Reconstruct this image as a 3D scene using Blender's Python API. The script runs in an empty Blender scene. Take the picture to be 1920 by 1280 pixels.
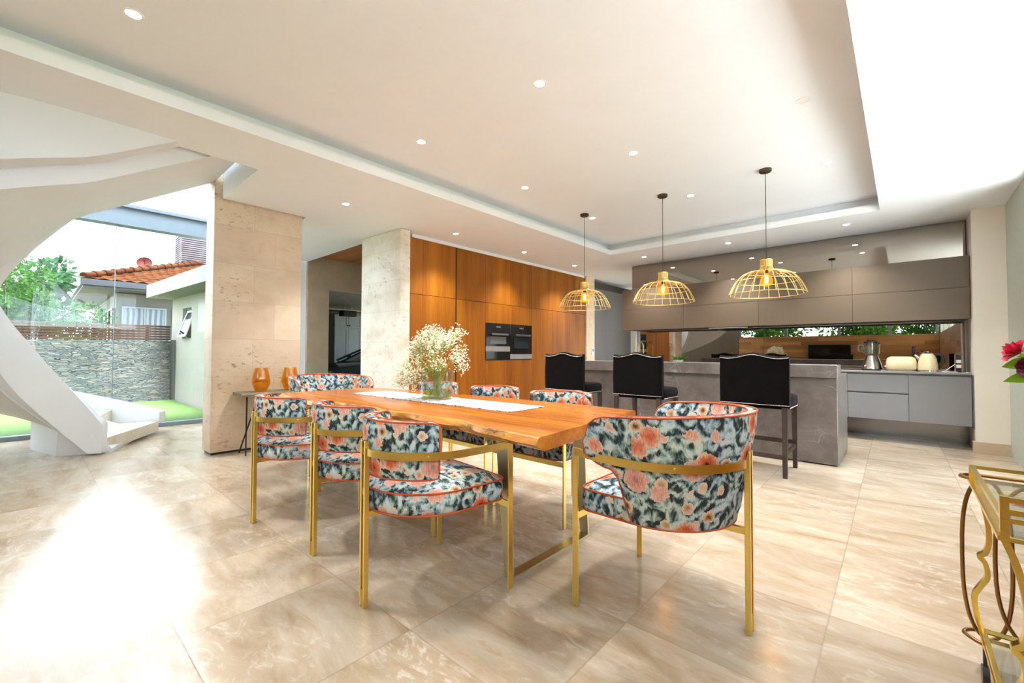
import bpy, bmesh, math, random
from mathutils import Vector, Matrix
import numpy as np
random.seed(7)
PI = math.pi
SC = bpy.context.scene
COL = SC.collection

CAMROWS = [[0.741101, 0.014109, 0.671245], [0.671383, -0.021067, -0.740811], [0.003689, 0.999679, -0.025085]]
EXPOSURE = 1.85
SKY = 2.5
SUNW = 15.5
SPOT_W = 80
PEND_W = 0.8
PORTALS = True
# ---------------------------------------------------------------- materials
class NT:
    """small wrapper for building node materials"""
    def __init__(s, name):
        s.m = bpy.data.materials.new(name); s.m.use_nodes = True
        s.t = s.m.node_tree; s.t.nodes.clear()
        s.out = s.t.nodes.new('ShaderNodeOutputMaterial')
    def n(s, typ, props=None, **ins):
        nd = s.t.nodes.new(typ)
        for k, v in (props or {}).items(): setattr(nd, k, v)
        for k, v in ins.items():
            key = int(k[1:]) if k[0] == '_' else k.replace('__', ' ')
            s.set(nd, key, v)
        return nd
    def set(s, nd, key, v):
        sock = nd.inputs[key]
        if isinstance(v, bpy.types.NodeSocket): s.t.links.new(v, sock)
        elif isinstance(v, bpy.types.Node): s.t.links.new(v.outputs[0], sock)
        else:
            if isinstance(v, tuple) and len(v) == 3 and sock.type == 'RGBA': v = v + (1,)
            sock.default_value = v
    def coord(s, kind='Object'):
        return s.n('ShaderNodeTexCoord').outputs[kind]
    def mapping(s, vec, scale=(1,1,1), rot=(0,0,0), loc=(0,0,0)):
        return s.n('ShaderNodeMapping', Vector=vec, Scale=scale, Rotation=rot, Location=loc).outputs[0]
    def noise(s, vec, scale=5, detail=3, rough=.55, dist=0, out=0):
        return s.n('ShaderNodeTexNoise', Vector=vec, Scale=scale, Detail=detail, Roughness=rough, Distortion=dist).outputs[out]
    def voro(s, vec, scale=5, feature='F1', out=0, rnd=1.0):
        v = s.n('ShaderNodeTexVoronoi', {'feature': feature}, Vector=vec, Scale=scale, Randomness=rnd)
        return v.outputs[out] if isinstance(out, (int, str)) else v
    def ramp(s, fac, stops, interp='LINEAR'):
        nd = s.n('ShaderNodeValToRGB', Fac=fac); cr = nd.color_ramp; cr.interpolation = interp
        while len(cr.elements) < len(stops): cr.elements.new(.5)
        for e, (p, c) in zip(cr.elements, stops):
            e.position = p
            e.color = (c, c, c, 1) if isinstance(c, (int, float)) else tuple(c) + (1,)
        return nd.outputs[0]
    def mix(s, fac, a, b, mode='MIX'):
        nd = s.t.nodes.new('ShaderNodeMix'); nd.data_type = 'RGBA'; nd.blend_type = mode
        for i, v in ((0, fac), (6, a), (7, b)):
            s.set(nd, i, v)
        return nd.outputs[2]
    def math(s, op, a, b=0.0, clamp=False):
        return s.n('ShaderNodeMath', {'operation': op, 'use_clamp': clamp}, _0=a, _1=b).outputs[0]
    def vmath(s, op, a, b):
        return s.n('ShaderNodeVectorMath', {'operation': op}, _0=a, _1=b).outputs[0]
    def bump(s, h, strength=.3, dist=.01):
        return s.n('ShaderNodeBump', Height=h, Strength=strength, Distance=dist).outputs[0]
    def bsdf(s, color, rough=.5, metal=0.0, spec=.5, normal=None, **kw):
        b = s.n('ShaderNodeBsdfPrincipled', Base__Color=color, Roughness=rough, Metallic=metal)
        b.inputs['Specular IOR Level'].default_value = spec
        if normal is not None: s.set(b, 'Normal', normal)
        for k, v in kw.items(): s.set(b, k.replace('__', ' '), v)
        s.t.links.new(b.outputs[0], s.out.inputs[0])
        return s.m
    def rand(s):
        return s.n('ShaderNodeObjectInfo').outputs['Random']

def plain(name, col, rough=.5, metal=0.0, spec=.5, var=.06, scale=18, bump=0.0):
    t = NT(name); c = t.coord()
    n = t.noise(c, scale, 3)
    dark = tuple(x * (1 - var) for x in col); light = tuple(min(1, x * (1 + var)) for x in col)
    nrm = t.bump(t.noise(c, scale * 6, 2), bump, .004) if bump else None
    return t.bsdf(t.ramp(n, [(.3, dark), (.7, light)]), rough, metal, spec, nrm)

def glassy(name, tint=(1, 1, 1), refl=1.0, ior=1.45, rough=0.0):
    t = NT(name)
    lw = t.n('ShaderNodeLayerWeight', Blend=.5).outputs['Facing']
    f0 = ((ior-1)/(ior+1))**2
    fr = t.math('ADD', f0, t.math('MULTIPLY', t.math('POWER', lw, 5.0), .6))
    tr = t.n('ShaderNodeBsdfTransparent', Color=tint)
    gl = t.n('ShaderNodeBsdfGlossy', Color=(1, 1, 1, 1), Roughness=rough)
    mx = t.n('ShaderNodeMixShader', _0=t.math('MULTIPLY', fr, refl), _1=tr, _2=gl)
    t.t.links.new(mx.outputs[0], t.out.inputs[0])
    return t.m

def emit(name, col, strength):
    t = NT(name)
    e = t.n('ShaderNodeEmission', Color=col, Strength=strength)
    t.t.links.new(e.outputs[0], t.out.inputs[0])
    return t.m

M = {}
M['white_paint'] = plain('white_paint', (.825, .855, .895), .6, var=.012, scale=3)
M['stair_paint'] = plain('stair_paint', (.735, .745, .755), .55, var=.015, scale=3)
M['warm_plaster'] = plain('warm_plaster', (.84, .775, .69), .6, var=.02, scale=3)
M['khaki_plaster'] = plain('khaki_plaster', (.44, .36, .24), .75, var=.07, scale=5, bump=.1)
M['frame_grey'] = plain('frame_grey', (.18, .22, .25), .4, var=.04)
M['frame_green'] = plain('frame_green', (.48, .54, .48), .4, var=.04)
M['glass'] = glassy('window_glass', (.97, .99, .985), .5)
M['clear_glass'] = glassy('clear_glass', (.90, .945, .925), 1.6)
M['balustrade_glass'] = glassy('balustrade_glass', (.96, .985, .978), .45)
M['amber_glass'] = glassy('amber_glass', (.95, .75, .23), 1.4)
def bulb_glass():
    t = NT('glowing_amber_bulb')
    tr = t.n('ShaderNodeBsdfTransparent', Color=(1, .74, .34, 1)); e = t.n('ShaderNodeEmission', Color=(1, .36, .03, 1), Strength=.16)
    ad = t.n('ShaderNodeAddShader', _0=tr, _1=e); t.t.links.new(ad.outputs[0], t.out.inputs[0]); return t.m
M['bulb_glass'] = bulb_glass()
M['smoke_glass'] = glassy('smoke_glass', (.75, .78, .78), 1.2)

def brass(name, col, rough=.28):
    t = NT(name); c = t.coord()
    n = t.noise(t.mapping(c, (6, 6, 60)), 8, 3)
    return t.bsdf(t.ramp(n, [(.3, tuple(x * .88 for x in col)), (.7, col)]), rough, 1.0)
M['brass'] = brass('satin_brass', (.84, .60, .16), .3)
M['pale_brass'] = brass('champagne_brass', (.60, .53, .33), .36)
M['cage_gold'] = brass('gold_wire', (.80, .58, .22), .34)
M['antique_brass'] = brass('antique_bronze', (.34, .19, .07), .3)
M['cart_brass'] = brass('polished_brass', (.82, .58, .14), .2)
M['steel'] = brass('brushed_steel', (.52, .51, .50), .22)
M['steel_dark'] = brass('plinth_steel', (.24, .235, .23), .2)
M['chrome'] = plain('chrome', (.8, .8, .8), .08, 1.0, var=.02)
M['black_metal'] = plain('black_metal', (.025, .022, .02), .4, .6)
M['bronze_dark'] = plain('bronze_dark', (.06, .045, .025), .35, .7)
M['black_plastic'] = plain('black_plastic', (.015, .015, .016), .3)
M['black_glass'] = plain('black_glass', (.012, .011, .011), .06)
M['white_plastic'] = plain('white_plastic', (.82, .82, .8), .35)
M['cream_enamel'] = plain('cream_enamel', (.80, .66, .40), .18, var=.02)
M['orange_piping'] = plain('orange_piping', (.43, .070, .012), .65, var=.1, scale=60)
M['taupe_lacquer'] = plain('taupe_lacquer', (.118, .083, .053), .42, var=.03, scale=2)
M['grey_lacquer'] = plain('grey_lacquer', (.215, .207, .217), .42, var=.03, scale=2)
M['slate_lacquer'] = plain('slate_lacquer', (.12, .115, .12), .32, var=.03, scale=2)
M['dark_void'] = plain('dark_shadow_gap', (.03, .026, .022), .6)
M['grey_worktop'] = plain('grey_worktop', (.25, .23, .22), .3, var=.1, scale=9)
M['dark_wood_leg'] = plain('espresso_wood', (.045, .028, .024), .35, var=.25, scale=12)
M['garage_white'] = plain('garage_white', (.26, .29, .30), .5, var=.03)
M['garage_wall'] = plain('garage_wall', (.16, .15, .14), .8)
M['car_paint'] = plain('car_paint', (.012, .02, .035), .15)
M['car_glass'] = plain('car_glass', (.02, .028, .032), .05)
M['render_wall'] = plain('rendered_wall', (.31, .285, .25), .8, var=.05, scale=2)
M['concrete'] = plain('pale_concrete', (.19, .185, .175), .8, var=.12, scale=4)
M['house_wall'] = plain('house_wall', (.125, .12, .11), .8, var=.06, scale=3)
M['gutter'] = plain('dark_gutter', (.018, .02, .026), .6)
M['soffit_board'] = plain('soffit_board', (.055, .06, .068), .7)
M['red_paint'] = plain('red_paint', (.05, .007, .005), .7, spec=.1)
M['curtain'] = None
M['trunk'] = plain('bark', (.10, .07, .045), .9, var=.3)
M['stem_green'] = plain('stem_green', (.30, .36, .07), .5, var=.25, scale=20)
M['blossom'] = plain('blossom_cream', (.90, .83, .66), .6, var=.08, scale=40)
M['paving'] = plain('patio_paving', (.62, .61, .58), .8, var=.1, scale=2)
M['earth'] = plain('earth', (.12, .12, .06), .95, var=.3, scale=1)
M['console_stone'] = plain('console_stone', (.20, .175, .12), .6, var=.25, scale=9)
M['white_ceramic'] = plain('white_ceramic', (.8, .8, .78), .2)
M['nailhead'] = plain('nailhead_silver', (.82, .80, .78), .25, 1.0)
M['led'] = emit('downlight_lens', (1.0, .93, .80), 22)
M['filament'] = emit('filament_glow', (1.0, .48, .09), 14)
M['water'] = glassy('vase_water', (.80, .86, .58), .8, 1.33)

def curtain():
    t = NT('blue_white_curtain'); c = t.coord()
    w = t.n('ShaderNodeTexWave', {'bands_direction': 'Y'}, Vector=c, Scale=2.2, Distortion=1.2).outputs[1]
    return t.bsdf(t.ramp(w, [(.2, (.09, .115, .16)), (.8, (.23, .25, .28))]), .8)
M['curtain'] = curtain()

def velvet():
    t = NT('black_velvet'); c = t.coord()
    n = t.noise(c, 7, 3)
    return t.bsdf(t.ramp(n, [(.3, (.002, .0014, .0017)), (.75, (.0048, .0034, .0038))]), .9, spec=.1, Sheen__Weight=.05, Sheen__Roughness=.4)
M['velvet'] = velvet()

def mirror():
    t = NT('grey_tinted_mirror')
    n = t.noise(t.coord(), 2, 1)
    return t.bsdf(t.ramp(n, [(.2, (.35, .315, .28)), (.8, (.37, .333, .295))]), .01, 1.0)
M['mirror'] = mirror()

def travertine(name, base, tan, tile=None, rough=.55, pits=True, bumpy=True):
    """horizontal-bedded stone in blocks; object coords are metres. blocks laid on the vertical faces"""
    t = NT(name); c = t.coord()
    xyz = t.n('ShaderNodeSeparateXYZ', Vector=c)
    u = t.math('ADD', xyz.outputs[0], xyz.outputs[1])
    uv = t.n('ShaderNodeCombineXYZ', X=u, Y=xyz.outputs[2], Z=0.0).outputs[0]
    br = t.n('ShaderNodeTexBrick', {'offset': .37, 'offset_frequency': 2}, Vector=uv, Scale=1.0,
             Color1=(.2, .2, .2), Color2=(.8, .8, .8), Mortar=(.5, .5, .5), Mortar__Size=.0028)
    br.inputs['Brick Width'].default_value = .62; br.inputs['Row Height'].default_value = .43
    n1 = t.noise(t.mapping(c, (1.2, 1.2, 2.0)), 1.5, 6, .62, .5)
    n2 = t.noise(c, 6, 5, .65)
    col = t.ramp(n1, [(.28, tan), (.5, base), (.75, tuple(min(1, x * 1.12) for x in base))])
    col = t.mix(.16, col, br.outputs[0], 'OVERLAY')
    col = t.mix(t.ramp(n2, [(.56, 0.0), (.72, .45)]), col, tan)
    joint = br.outputs[1]
    col = t.mix(t.math('MULTIPLY', joint, .35), col, tuple(x * .6 for x in tan))
    nrm = None
    if pits:
        pv = t.noise(t.mapping(c, (14, 14, 26)), 1.0, 4, .7)
        clus = t.noise(c, 2.2, 2)
        pit = t.math('MULTIPLY', t.ramp(pv, [(.58, 0.0), (.63, 1.0)]), t.ramp(clus, [(.48, 0.0), (.66, 1.0)]))
        col = t.mix(t.math('MULTIPLY', pit, .62), col, tuple(x * .38 for x in tan))
        nrm = t.bump(t.math('SUBTRACT', 1.0, pit), .5, .006)
    return t.bsdf(col, rough, normal=nrm)
M['travertine'] = travertine('travertine_cladding', (.61, .475, .335), (.52, .38, .24))
M['pale_travertine'] = travertine('pale_travertine', (.74, .68, .58), (.60, .50, .36))

def floor_mat():
    t = NT('travertine_floor'); c = t.coord()
    m = t.mapping(c, (1, 1, 1), (0, 0, -.012), (.2265, .205, 0))
    sx = t.n('ShaderNodeSeparateXYZ', Vector=m)
    T = .644
    def edge(v):
        f = t.math('FRACT', t.math('DIVIDE', v, T))
        return t.math('MULTIPLY', t.math('MINIMUM', f, t.math('SUBTRACT', 1.0, f)), T)
    row = t.math('FLOOR', t.math('DIVIDE', sx.outputs[1], T))
    colm = t.math('FLOOR', t.math('DIVIDE', sx.outputs[0], T))
    d = t.math('MINIMUM', edge(sx.outputs[0]), edge(sx.outputs[1]))
    joint = t.ramp(d, [(0.0, 1.0), (.0022, 1.0), (.0042, 0.0)])
    cell = t.n('ShaderNodeCombineXYZ', X=colm, Y=row, Z=0.0).outputs[0]
    wn = t.n('ShaderNodeTexWhiteNoise', {'noise_dimensions': '3D'}, Vector=cell)
    off = t.vmath('SCALE', wn.outputs[1], (0, 0, 0)); off.node.inputs['Scale'].default_value = 14
    p = t.vmath('ADD', c, off)
    # veins drift along X in every slab
    n1 = t.noise(t.mapping(p, (1.1, 3.0, 1)), 1.3, 6, .62, 1.1)
    n2 = t.noise(t.mapping(p, (1.4, 5.5, 1)), 2.2, 6, .68, 1.8)
    n3 = t.noise(p, 1.3, 3, .5, .4)
    base = t.ramp(n1, [(.25, (.29, .185, .105)), (.42, (.42, .315, .215)), (.58, (.50, .40, .30)), (.8, (.58, .50, .405))])
    stain = t.math('MULTIPLY', t.ramp(n2, [(.54, 0.0), (.72, .8)]), t.ramp(n3, [(.42, .15), (.62, 1.0)]))
    col = t.mix(stain, base, (.40, .23, .10))
    white = t.math('MULTIPLY', t.ramp(t.noise(t.mapping(p, (2, 4, 1)), 3.2, 5, .7, 2.0), [(.52, 0.0), (.66, .55)]), t.ramp(n3, [(.35, 1.0), (.6, .1)]))
    col = t.mix(white, col, (.70, .635, .55))
    tone = t.ramp(wn.outputs[0], [(0.0, .90), (1.0, 1.08)])
    col = t.mix(1.0, col, tone, 'MULTIPLY')
    pits = t.ramp(t.noise(p, 34, 3, .6), [(.70, 0.0), (.76, 1.0)])
    pits = t.math('MULTIPLY', pits, t.ramp(t.noise(p, 2.6, 2), [(.56, 0.0), (.68, .6)]))
    col = t.mix(pits, col, (.40, .26, .14))
    col = t.mix(t.math('MULTIPLY', joint, .62), col, (.26, .20, .14))
    rough = t.ramp(n2, [(.3, .13), (.75, .24)])
    h = t.math('SUBTRACT', t.math('MULTIPLY', n1, .04), joint)
    return t.bsdf(col, rough, spec=.5, normal=t.bump(h, .12, .002))
M['floor'] = floor_mat()

def marble():
    t = NT('grey_brown_marble'); c = t.coord()
    w = t.n('ShaderNodeTexNoise', Vector=c, Scale=1.4, Detail=4.0).outputs[1]
    p = t.vmath('ADD', c, t.vmath('MULTIPLY', w, (.5, .5, .5)))
    v1 = t.voro(t.mapping(p, (1.2, 1.2, 1.8), (.4, .3, .2)), 3.2, 'DISTANCE_TO_EDGE')
    v2 = t.voro(t.mapping(p, (1, 1, 1.4), (.9, .2, .5)), 6.5, 'DISTANCE_TO_EDGE')
    gate = t.ramp(t.noise(c, 2.3, 3), [(.50, 0.0), (.66, .8)])
    vein = t.math('MAXIMUM', t.ramp(v1, [(0.0, .75), (.012, .25), (.03, 0.0)]), t.ramp(v2, [(0.0, .5), (.012, 0.0)]))
    vein = t.math('MULTIPLY', vein, gate)
    base = t.ramp(t.noise(c, 5, 6, .65), [(.3, (.115, .097, .088)), (.7, (.215, .187, .172))])
    return t.bsdf(t.mix(vein, base, (.46, .43, .40)), .28)
M['marble'] = marble()

def veneer(name, c1, c2, c3, axis='Z', scale=1.0, rough=.38, plank=None):
    """straight-grained timber; the grain runs along the given axis, each object drifts in tone"""
    t = NT(name); c = t.coord(); r = t.rand()
    off = t.n('ShaderNodeCombineXYZ', X=t.math('MULTIPLY', r, 17.3), Y=t.math('MULTIPLY', r, 9.1), Z=t.math('MULTIPLY', r, 5.7)).outputs[0]
    p = t.vmath('ADD', c, off)
    if plank:
        pax, w, L = plank
        xyz = t.n('ShaderNodeSeparateXYZ', Vector=c)
        k = t.math('FLOOR', t.math('DIVIDE', xyz.outputs['XYZ'.index(pax)], w))
        wn = t.n('ShaderNodeTexWhiteNoise', {'noise_dimensions': '1D'}, W=k)
        k2 = t.math('FLOOR', t.math('DIVIDE', t.math('ADD', xyz.outputs['XYZ'.index(axis)], t.math('MULTIPLY', wn.outputs[0], L)), L))
        wn2 = t.n('ShaderNodeTexWhiteNoise', {'noise_dimensions': '2D'}, Vector=t.n('ShaderNodeCombineXYZ', X=k, Y=k2, Z=0.0).outputs[0])
        sh = t.vmath('SCALE', wn2.outputs[1], (0, 0, 0)); sh.node.inputs['Scale'].default_value = 9
        p = t.vmath('ADD', p, sh)
    long, short = .55 * scale, 9.0 * scale
    sc = tuple(long if a == axis else short for a in 'XYZ')
    fine = tuple(1.5 * scale if a == axis else 70.0 * scale for a in 'XYZ')
    broad = tuple(.2 * scale if a == axis else 3.2 * scale for a in 'XYZ')
    n1 = t.noise(t.mapping(p, sc), 1, 5, .6, .25)
    n2 = t.noise(t.mapping(p, fine), 1, 3, .6)
    n3 = t.noise(t.mapping(p, broad), 1, 2, .5)
    col = t.ramp(t.math('ADD', t.math('MULTIPLY', n1, .6), t.math('MULTIPLY', n3, .4)), [(.32, c1), (.5, c2), (.68, c3)])
    col = t.mix(t.ramp(n2, [(.45, 0.0), (.75, .38)]), col, tuple(x * .55 for x in c1))
    if plank:
        tone = t.ramp(wn2.outputs[0], [(0.0, .72), (1.0, 1.2)])
        col = t.mix(1.0, col, tone, 'MULTIPLY')
        f = t.math('FRACT', t.math('DIVIDE', xyz.outputs['XYZ'.index(pax)], w))
        seam = t.ramp(f, [(0.0, .8), (.02, 0.0)])
        col = t.mix(seam, col, tuple(x * .3 for x in c1))
    return t.bsdf(col, rough, spec=.3, normal=t.bump(n2, .08, .002))
M['veneer'] = veneer('oiled_oak_veneer', (.20, .052, .002), (.295, .090, .003), (.39, .132, .005), 'Z', 1.0, .45)
M['table_wood'] = veneer('live_edge_hardwood', (.165, .040, .006), (.40, .118, .012), (.60, .22, .030), 'X', .9, .24)
M['timber_ceiling'] = veneer('timber_ceiling_boards', (.26, .10, .03), (.36, .15, .045), (.44, .20, .07), 'X', 1.0, .5, ('Y', .11, 2.4))
M['timber_wall'] = veneer('timber_wall_boards', (.30, .135, .045), (.44, .21, .075), (.55, .29, .115), 'X', 1.0, .45, ('Z', .145, 1.7))
M['timber_side'] = veneer('timber_side_boards', (.27, .115, .04), (.36, .16, .055), (.44, .21, .08), 'Y', 1.0, .45, ('Z', .145, 1.7))
M['fence_wood'] = veneer('weathered_fence_timber', (.036, .016, .010), (.060, .028, .017), (.085, .046, .03), 'Y', 1.0, .7)
M['louvre_wood'] = veneer('grey_louvre_timber', (.06, .045, .05), (.09, .07, .08), (.12, .095, .10), 'Y', 1.0, .7)

def bark_edge():
    t = NT('live_edge_bark'); c = t.coord()
    n1 = t.noise(t.mapping(c, (1.2, 4, 7)), 2.0, 5, .65, 1.0)
    n2 = t.noise(t.mapping(c, (7, 12, 16)), 1.0, 4, .7)
    col = t.ramp(n1, [(.3, (.36, .12, .015)), (.55, (.60, .25, .03)), (.75, (.70, .36, .07))])
    knot = t.ramp(n2, [(.555, 0.0), (.64, .85)])
    col = t.mix(knot, col, (.10, .03, .012))
    return t.bsdf(col, .3, normal=t.bump(t.math('SUBTRACT', n1, knot), .35, .01))
M['bark_edge'] = bark_edge()

def floral():
    t = NT('floral_ikat_fabric'); c = t.coord(); r = t.rand()
    off = t.n('ShaderNodeCombineXYZ', X=t.math('MULTIPLY', r, .0), Y=0.0, Z=0.0).outputs[0]
    p0 = t.vmath('ADD', c, off)
    # brushy warp
    wv = t.n('ShaderNodeTexNoise', Vector=t.mapping(p0, (90, 90, 14)), Scale=1.0, Detail=2.0).outputs[1]
    p = t.vmath('ADD', p0, t.vmath('MULTIPLY', t.vmath('SUBTRACT', wv, (.5, .5, .5)), (.008, .008, .024)))
    sw = t.n('ShaderNodeTexNoise', Vector=p, Scale=7.0, Detail=1.0).outputs[1]
    q = t.vmath('ADD', p, t.vmath('MULTIPLY', t.vmath('SUBTRACT', sw, (.5, .5, .5)), (.07, .07, .07)))
    # scrolls of foliage
    vs_ = t.n('ShaderNodeTexVoronoi', {'feature': 'F1'}, Vector=t.mapping(q, (1, 1, 1), (.5, .2, .9), (5, 2, 4)), Scale=10.5, Randomness=1.0)
    ang = t.math('ADD', t.math('MULTIPLY', vs_.outputs['Distance'], 15.0), t.math('MULTIPLY', t.noise(q, 11, 1), 7.0))
    s1 = t.math('ADD', t.math('MULTIPLY', t.math('SINE', ang), .5), .5)
    n1 = t.noise(q, 26, 2.5, .55, .9)
    strk = t.noise(t.mapping(p0, (210, 210, 26)), 1, 3, .6)
    f = t.math('ADD', t.math('ADD', t.math('MULTIPLY', s1, .20), t.math('MULTIPLY', t.math('SUBTRACT', strk, .5), .22)), t.math('MULTIPLY', n1, .80))
    base = t.ramp(f, [(0.0, (.022, .024, .026)), (.395, (.026, .030, .032)), (.42, (.06, .082, .085)), (.455, (.12, .17, .17)),
                      (.50, (.21, .28, .275)), (.555, (.36, .44, .425)), (.64, (.56, .60, .565))])
    tint = t.ramp(t.noise(p0, 5, 2), [(.35, (.88, .95, 1.12)), (.6, (1.0, 1.0, .92))])
    base = t.mix(1.0, base, tint, 'MULTIPLY')
    def blooms(vec, scale, gate, stops, rad):
        v = t.n('ShaderNodeTexVoronoi', {'feature': 'F1'}, Vector=vec, Scale=scale, Randomness=.85)
        colr = t.n('ShaderNodeSeparateColor', Color=v.outputs['Color'])
        on = t.math('GREATER_THAN', colr.outputs[0], gate)
        d = t.math('ADD', v.outputs['Distance'], t.math('MULTIPLY', t.math('SUBTRACT', t.noise(p, 52, 2), .5), .28))
        fac = t.math('MULTIPLY', on, t.math('LESS_THAN', d, rad))
        return fac, t.ramp(t.math('DIVIDE', d, rad), stops), colr
    f2, c2, k2 = blooms(t.mapping(p, (1, 1, 1), (.3, .5, .2), (3, 1, 2)), 15.0, .62,
                    [(0.0, (.05, .035, .03)), (.28, (.20, .085, .03)), (.45, (.42, .24, .10)), (.7, (.62, .38, .27)), (1.0, (.66, .56, .46))], .42)
    col = t.mix(f2, base, c2)
    f1, c1, k1 = blooms(p, 9.8, .56,
                    [(0.0, (.03, .015, .015)), (.17, (.06, .02, .018)), (.25, (.50, .075, .025)), (.5, (.60, .125, .05)), (.72, (.66, .24, .14)), (1.0, (.70, .47, .36))], .50)
    pale = t.ramp(t.math('GREATER_THAN', k1.outputs[1], .6), [(0.0, 0.0), (1.0, .45)])
    c1 = t.mix(pale, c1, (.66, .44, .38))
    col = t.mix(f1, col, t.mix(1.0, c1, t.ramp(strk, [(.3, .62), (.5, .95), (.7, 1.25)]), 'MULTIPLY'))
    weave = t.noise(t.mapping(p0, (900, 900, 900)), 1, 1)
    return t.bsdf(col, .8, spec=.25, normal=t.bump(weave, .1, .001))
M['floral'] = floral()

def runner_mat():
    t = NT('speckled_woven_runner'); c = t.coord()
    v = t.noise(t.mapping(c, (42, 30, 1)), 1, 2, .6)
    spots = t.ramp(v, [(.55, 0.0), (.59, .9)])
    wv = t.noise(t.mapping(c, (130, 130, 1)), 1, 1)
    col = t.mix(spots, t.ramp(wv, [(.3, (.52, .51, .51)), (.7, (.70, .69, .69))]), (.05, .05, .075))
    return t.bsdf(col, .9, normal=t.bump(wv, .5, .003))
M['runner'] = runner_mat()

def slate():
    t = NT('stacked_slate'); c = t.coord()
    xyz = t.n('ShaderNodeSeparateXYZ', Vector=c)
    w = t.n('ShaderNodeTexNoise', Vector=t.mapping(c, (1, 2.2, 5)), Scale=1.6, Detail=2.0).outputs[1]
    p = t.vmath('ADD', c, t.vmath('MULTIPLY', t.vmath('SUBTRACT', w, (.5, .5, .5)), (.0, .16, .040)))
    pm = t.mapping(p, (.0, 6.4, 44))
    va = t.n('ShaderNodeTexVoronoi', {'feature': 'F1', 'distance': 'CHEBYCHEV'}, Vector=pm, Scale=1.0, Randomness=.85)
    ve = t.n('ShaderNodeTexVoronoi', {'feature': 'DISTANCE_TO_EDGE'}, Vector=pm, Scale=1.0, Randomness=.85)
    sc = t.n('ShaderNodeSeparateColor', Color=va.outputs['Color'])
    col = t.ramp(sc.outputs[0], [(0.0, (.030, .032, .033)), (.3, (.06, .064, .066)), (.55, (.095, .097, .094)), (.8, (.145, .138, .122)), (.93, (.15, .105, .07)), (1.0, (.18, .178, .17))])
    col = t.mix(t.ramp(t.noise(c, 30, 3), [(.4, 0.0), (.8, .5)]), col, (.17, .175, .172))
    gap = t.ramp(ve.outputs['Distance'], [(0.0, 1.0), (.09, 0.0)])
    col = t.mix(gap, col, (.012, .014, .016))
    h = t.math('SUBTRACT', t.math('MULTIPLY', sc.outputs[1], .6), gap)
    return t.bsdf(col, .8, normal=t.bump(h, .8, .03))
M['slate'] = slate()

def grass():
    t = NT('lawn_grass'); c = t.coord()
    n = t.noise(c, 60, 3, .7); n2 = t.noise(c, 1.6, 3)
    col = t.ramp(n, [(.3, (.012, .038, .001)), (.55, (.026, .072, .002)), (.8, (.045, .098, .005))])
    col = t.mix(t.ramp(n2, [(.4, 0.0), (.7, .35)]), col, (.046, .082, .005))
    return t.bsdf(col, .85, normal=t.bump(n, .7, .02))
M['grass'] = grass()

def tiles():
    t = NT('terracotta_tiles'); c = t.coord()
    v = t.n('ShaderNodeTexVoronoi', {'feature': 'F1'}, Vector=t.mapping(c, (3.3, 3.3, .01)), Scale=1.0, Randomness=.3)
    sc = t.n('ShaderNodeSeparateColor', Color=v.outputs['Color'])
    col = t.ramp(sc.outputs[0], [(0.0, (.030, .0065, .0016)), (.5, (.042, .0115, .0028)), (1.0, (.048, .018, .0055))])
    col = t.mix(t.ramp(t.noise(c, 7, 4), [(.45, 0.0), (.8, .5)]), col, (.046, .022, .009))
    return t.bsdf(col, .9, spec=.05)
M['terracotta'] = tiles()

def leafmat(name, a, b):
    t = NT(name)
    n = t.noise(t.coord(), 3.5, 2)
    col = t.ramp(n, [(.3, a), (.7, b)])
    d = t.n('ShaderNodeBsdfDiffuse', Color=col); tr = t.n('ShaderNodeBsdfTranslucent', Color=col)
    mx = t.n('ShaderNodeMixShader', _0=.4, _1=d, _2=tr)
    t.t.links.new(mx.outputs[0], t.out.inputs[0])
    return t.m
M['leaf'] = leafmat('shrub_leaves', (.008, .036, .006), (.055, .125, .02))
M['leaf_blue'] = leafmat('olive_leaves', (.018, .05, .024), (.055, .115, .05))
M['rose_leaf'] = leafmat('rose_leaves', (.07, .16, .01), (.20, .33, .02))
M['succulent'] = leafmat('succulent_leaves', (.03, .11, .01), (.10, .25, .02))
M['rose_red'] = plain('rose_red', (.56, .012, .05), .55, var=.35, scale=30)
M['rose_dark'] = plain('rose_burgundy', (.14, .008, .028), .55, var=.35, scale=30)
# ---------------------------------------------------------------- mesh helpers
def B(): return bmesh.new()

def box(bm, x0, x1, y0, y1, z0, z1, bev=0.0, seg=2):
    vs = [bm.verts.new((x, y, z)) for x in (x0, x1) for y in (y0, y1) for z in (z0, z1)]
    fs = [(0,1,3,2), (4,6,7,5), (0,4,5,1), (2,3,7,6), (0,2,6,4), (1,5,7,3)]
    faces = [bm.faces.new([vs[i] for i in f]) for f in fs]
    if bev > 0:
        es = list({e for f in faces for e in f.edges})
        bmesh.ops.bevel(bm, geom=es, offset=bev, segments=seg, profile=.7, affect='EDGES')
    return bm

def prism(bm, pts, z0, z1):
    """vertical prism over a plan polygon"""
    a = [bm.verts.new((x, y, z0)) for x, y in pts]; b = [bm.verts.new((x, y, z1)) for x, y in pts]
    n = len(pts)
    bm.faces.new(a[::-1]); bm.faces.new(b)
    for i in range(n): bm.faces.new((a[i], a[(i+1) % n], b[(i+1) % n], b[i]))
    return bm

def hexa(bm, bottom, top):
    """solid between two quads of 3-D points"""
    a = [bm.verts.new(p) for p in bottom]; b = [bm.verts.new(p) for p in top]
    n = len(a)
    bm.faces.new(a[::-1]); bm.faces.new(b)
    for i in range(n): bm.faces.new((a[i], a[(i+1) % n], b[(i+1) % n], b[i]))
    return bm

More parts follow.
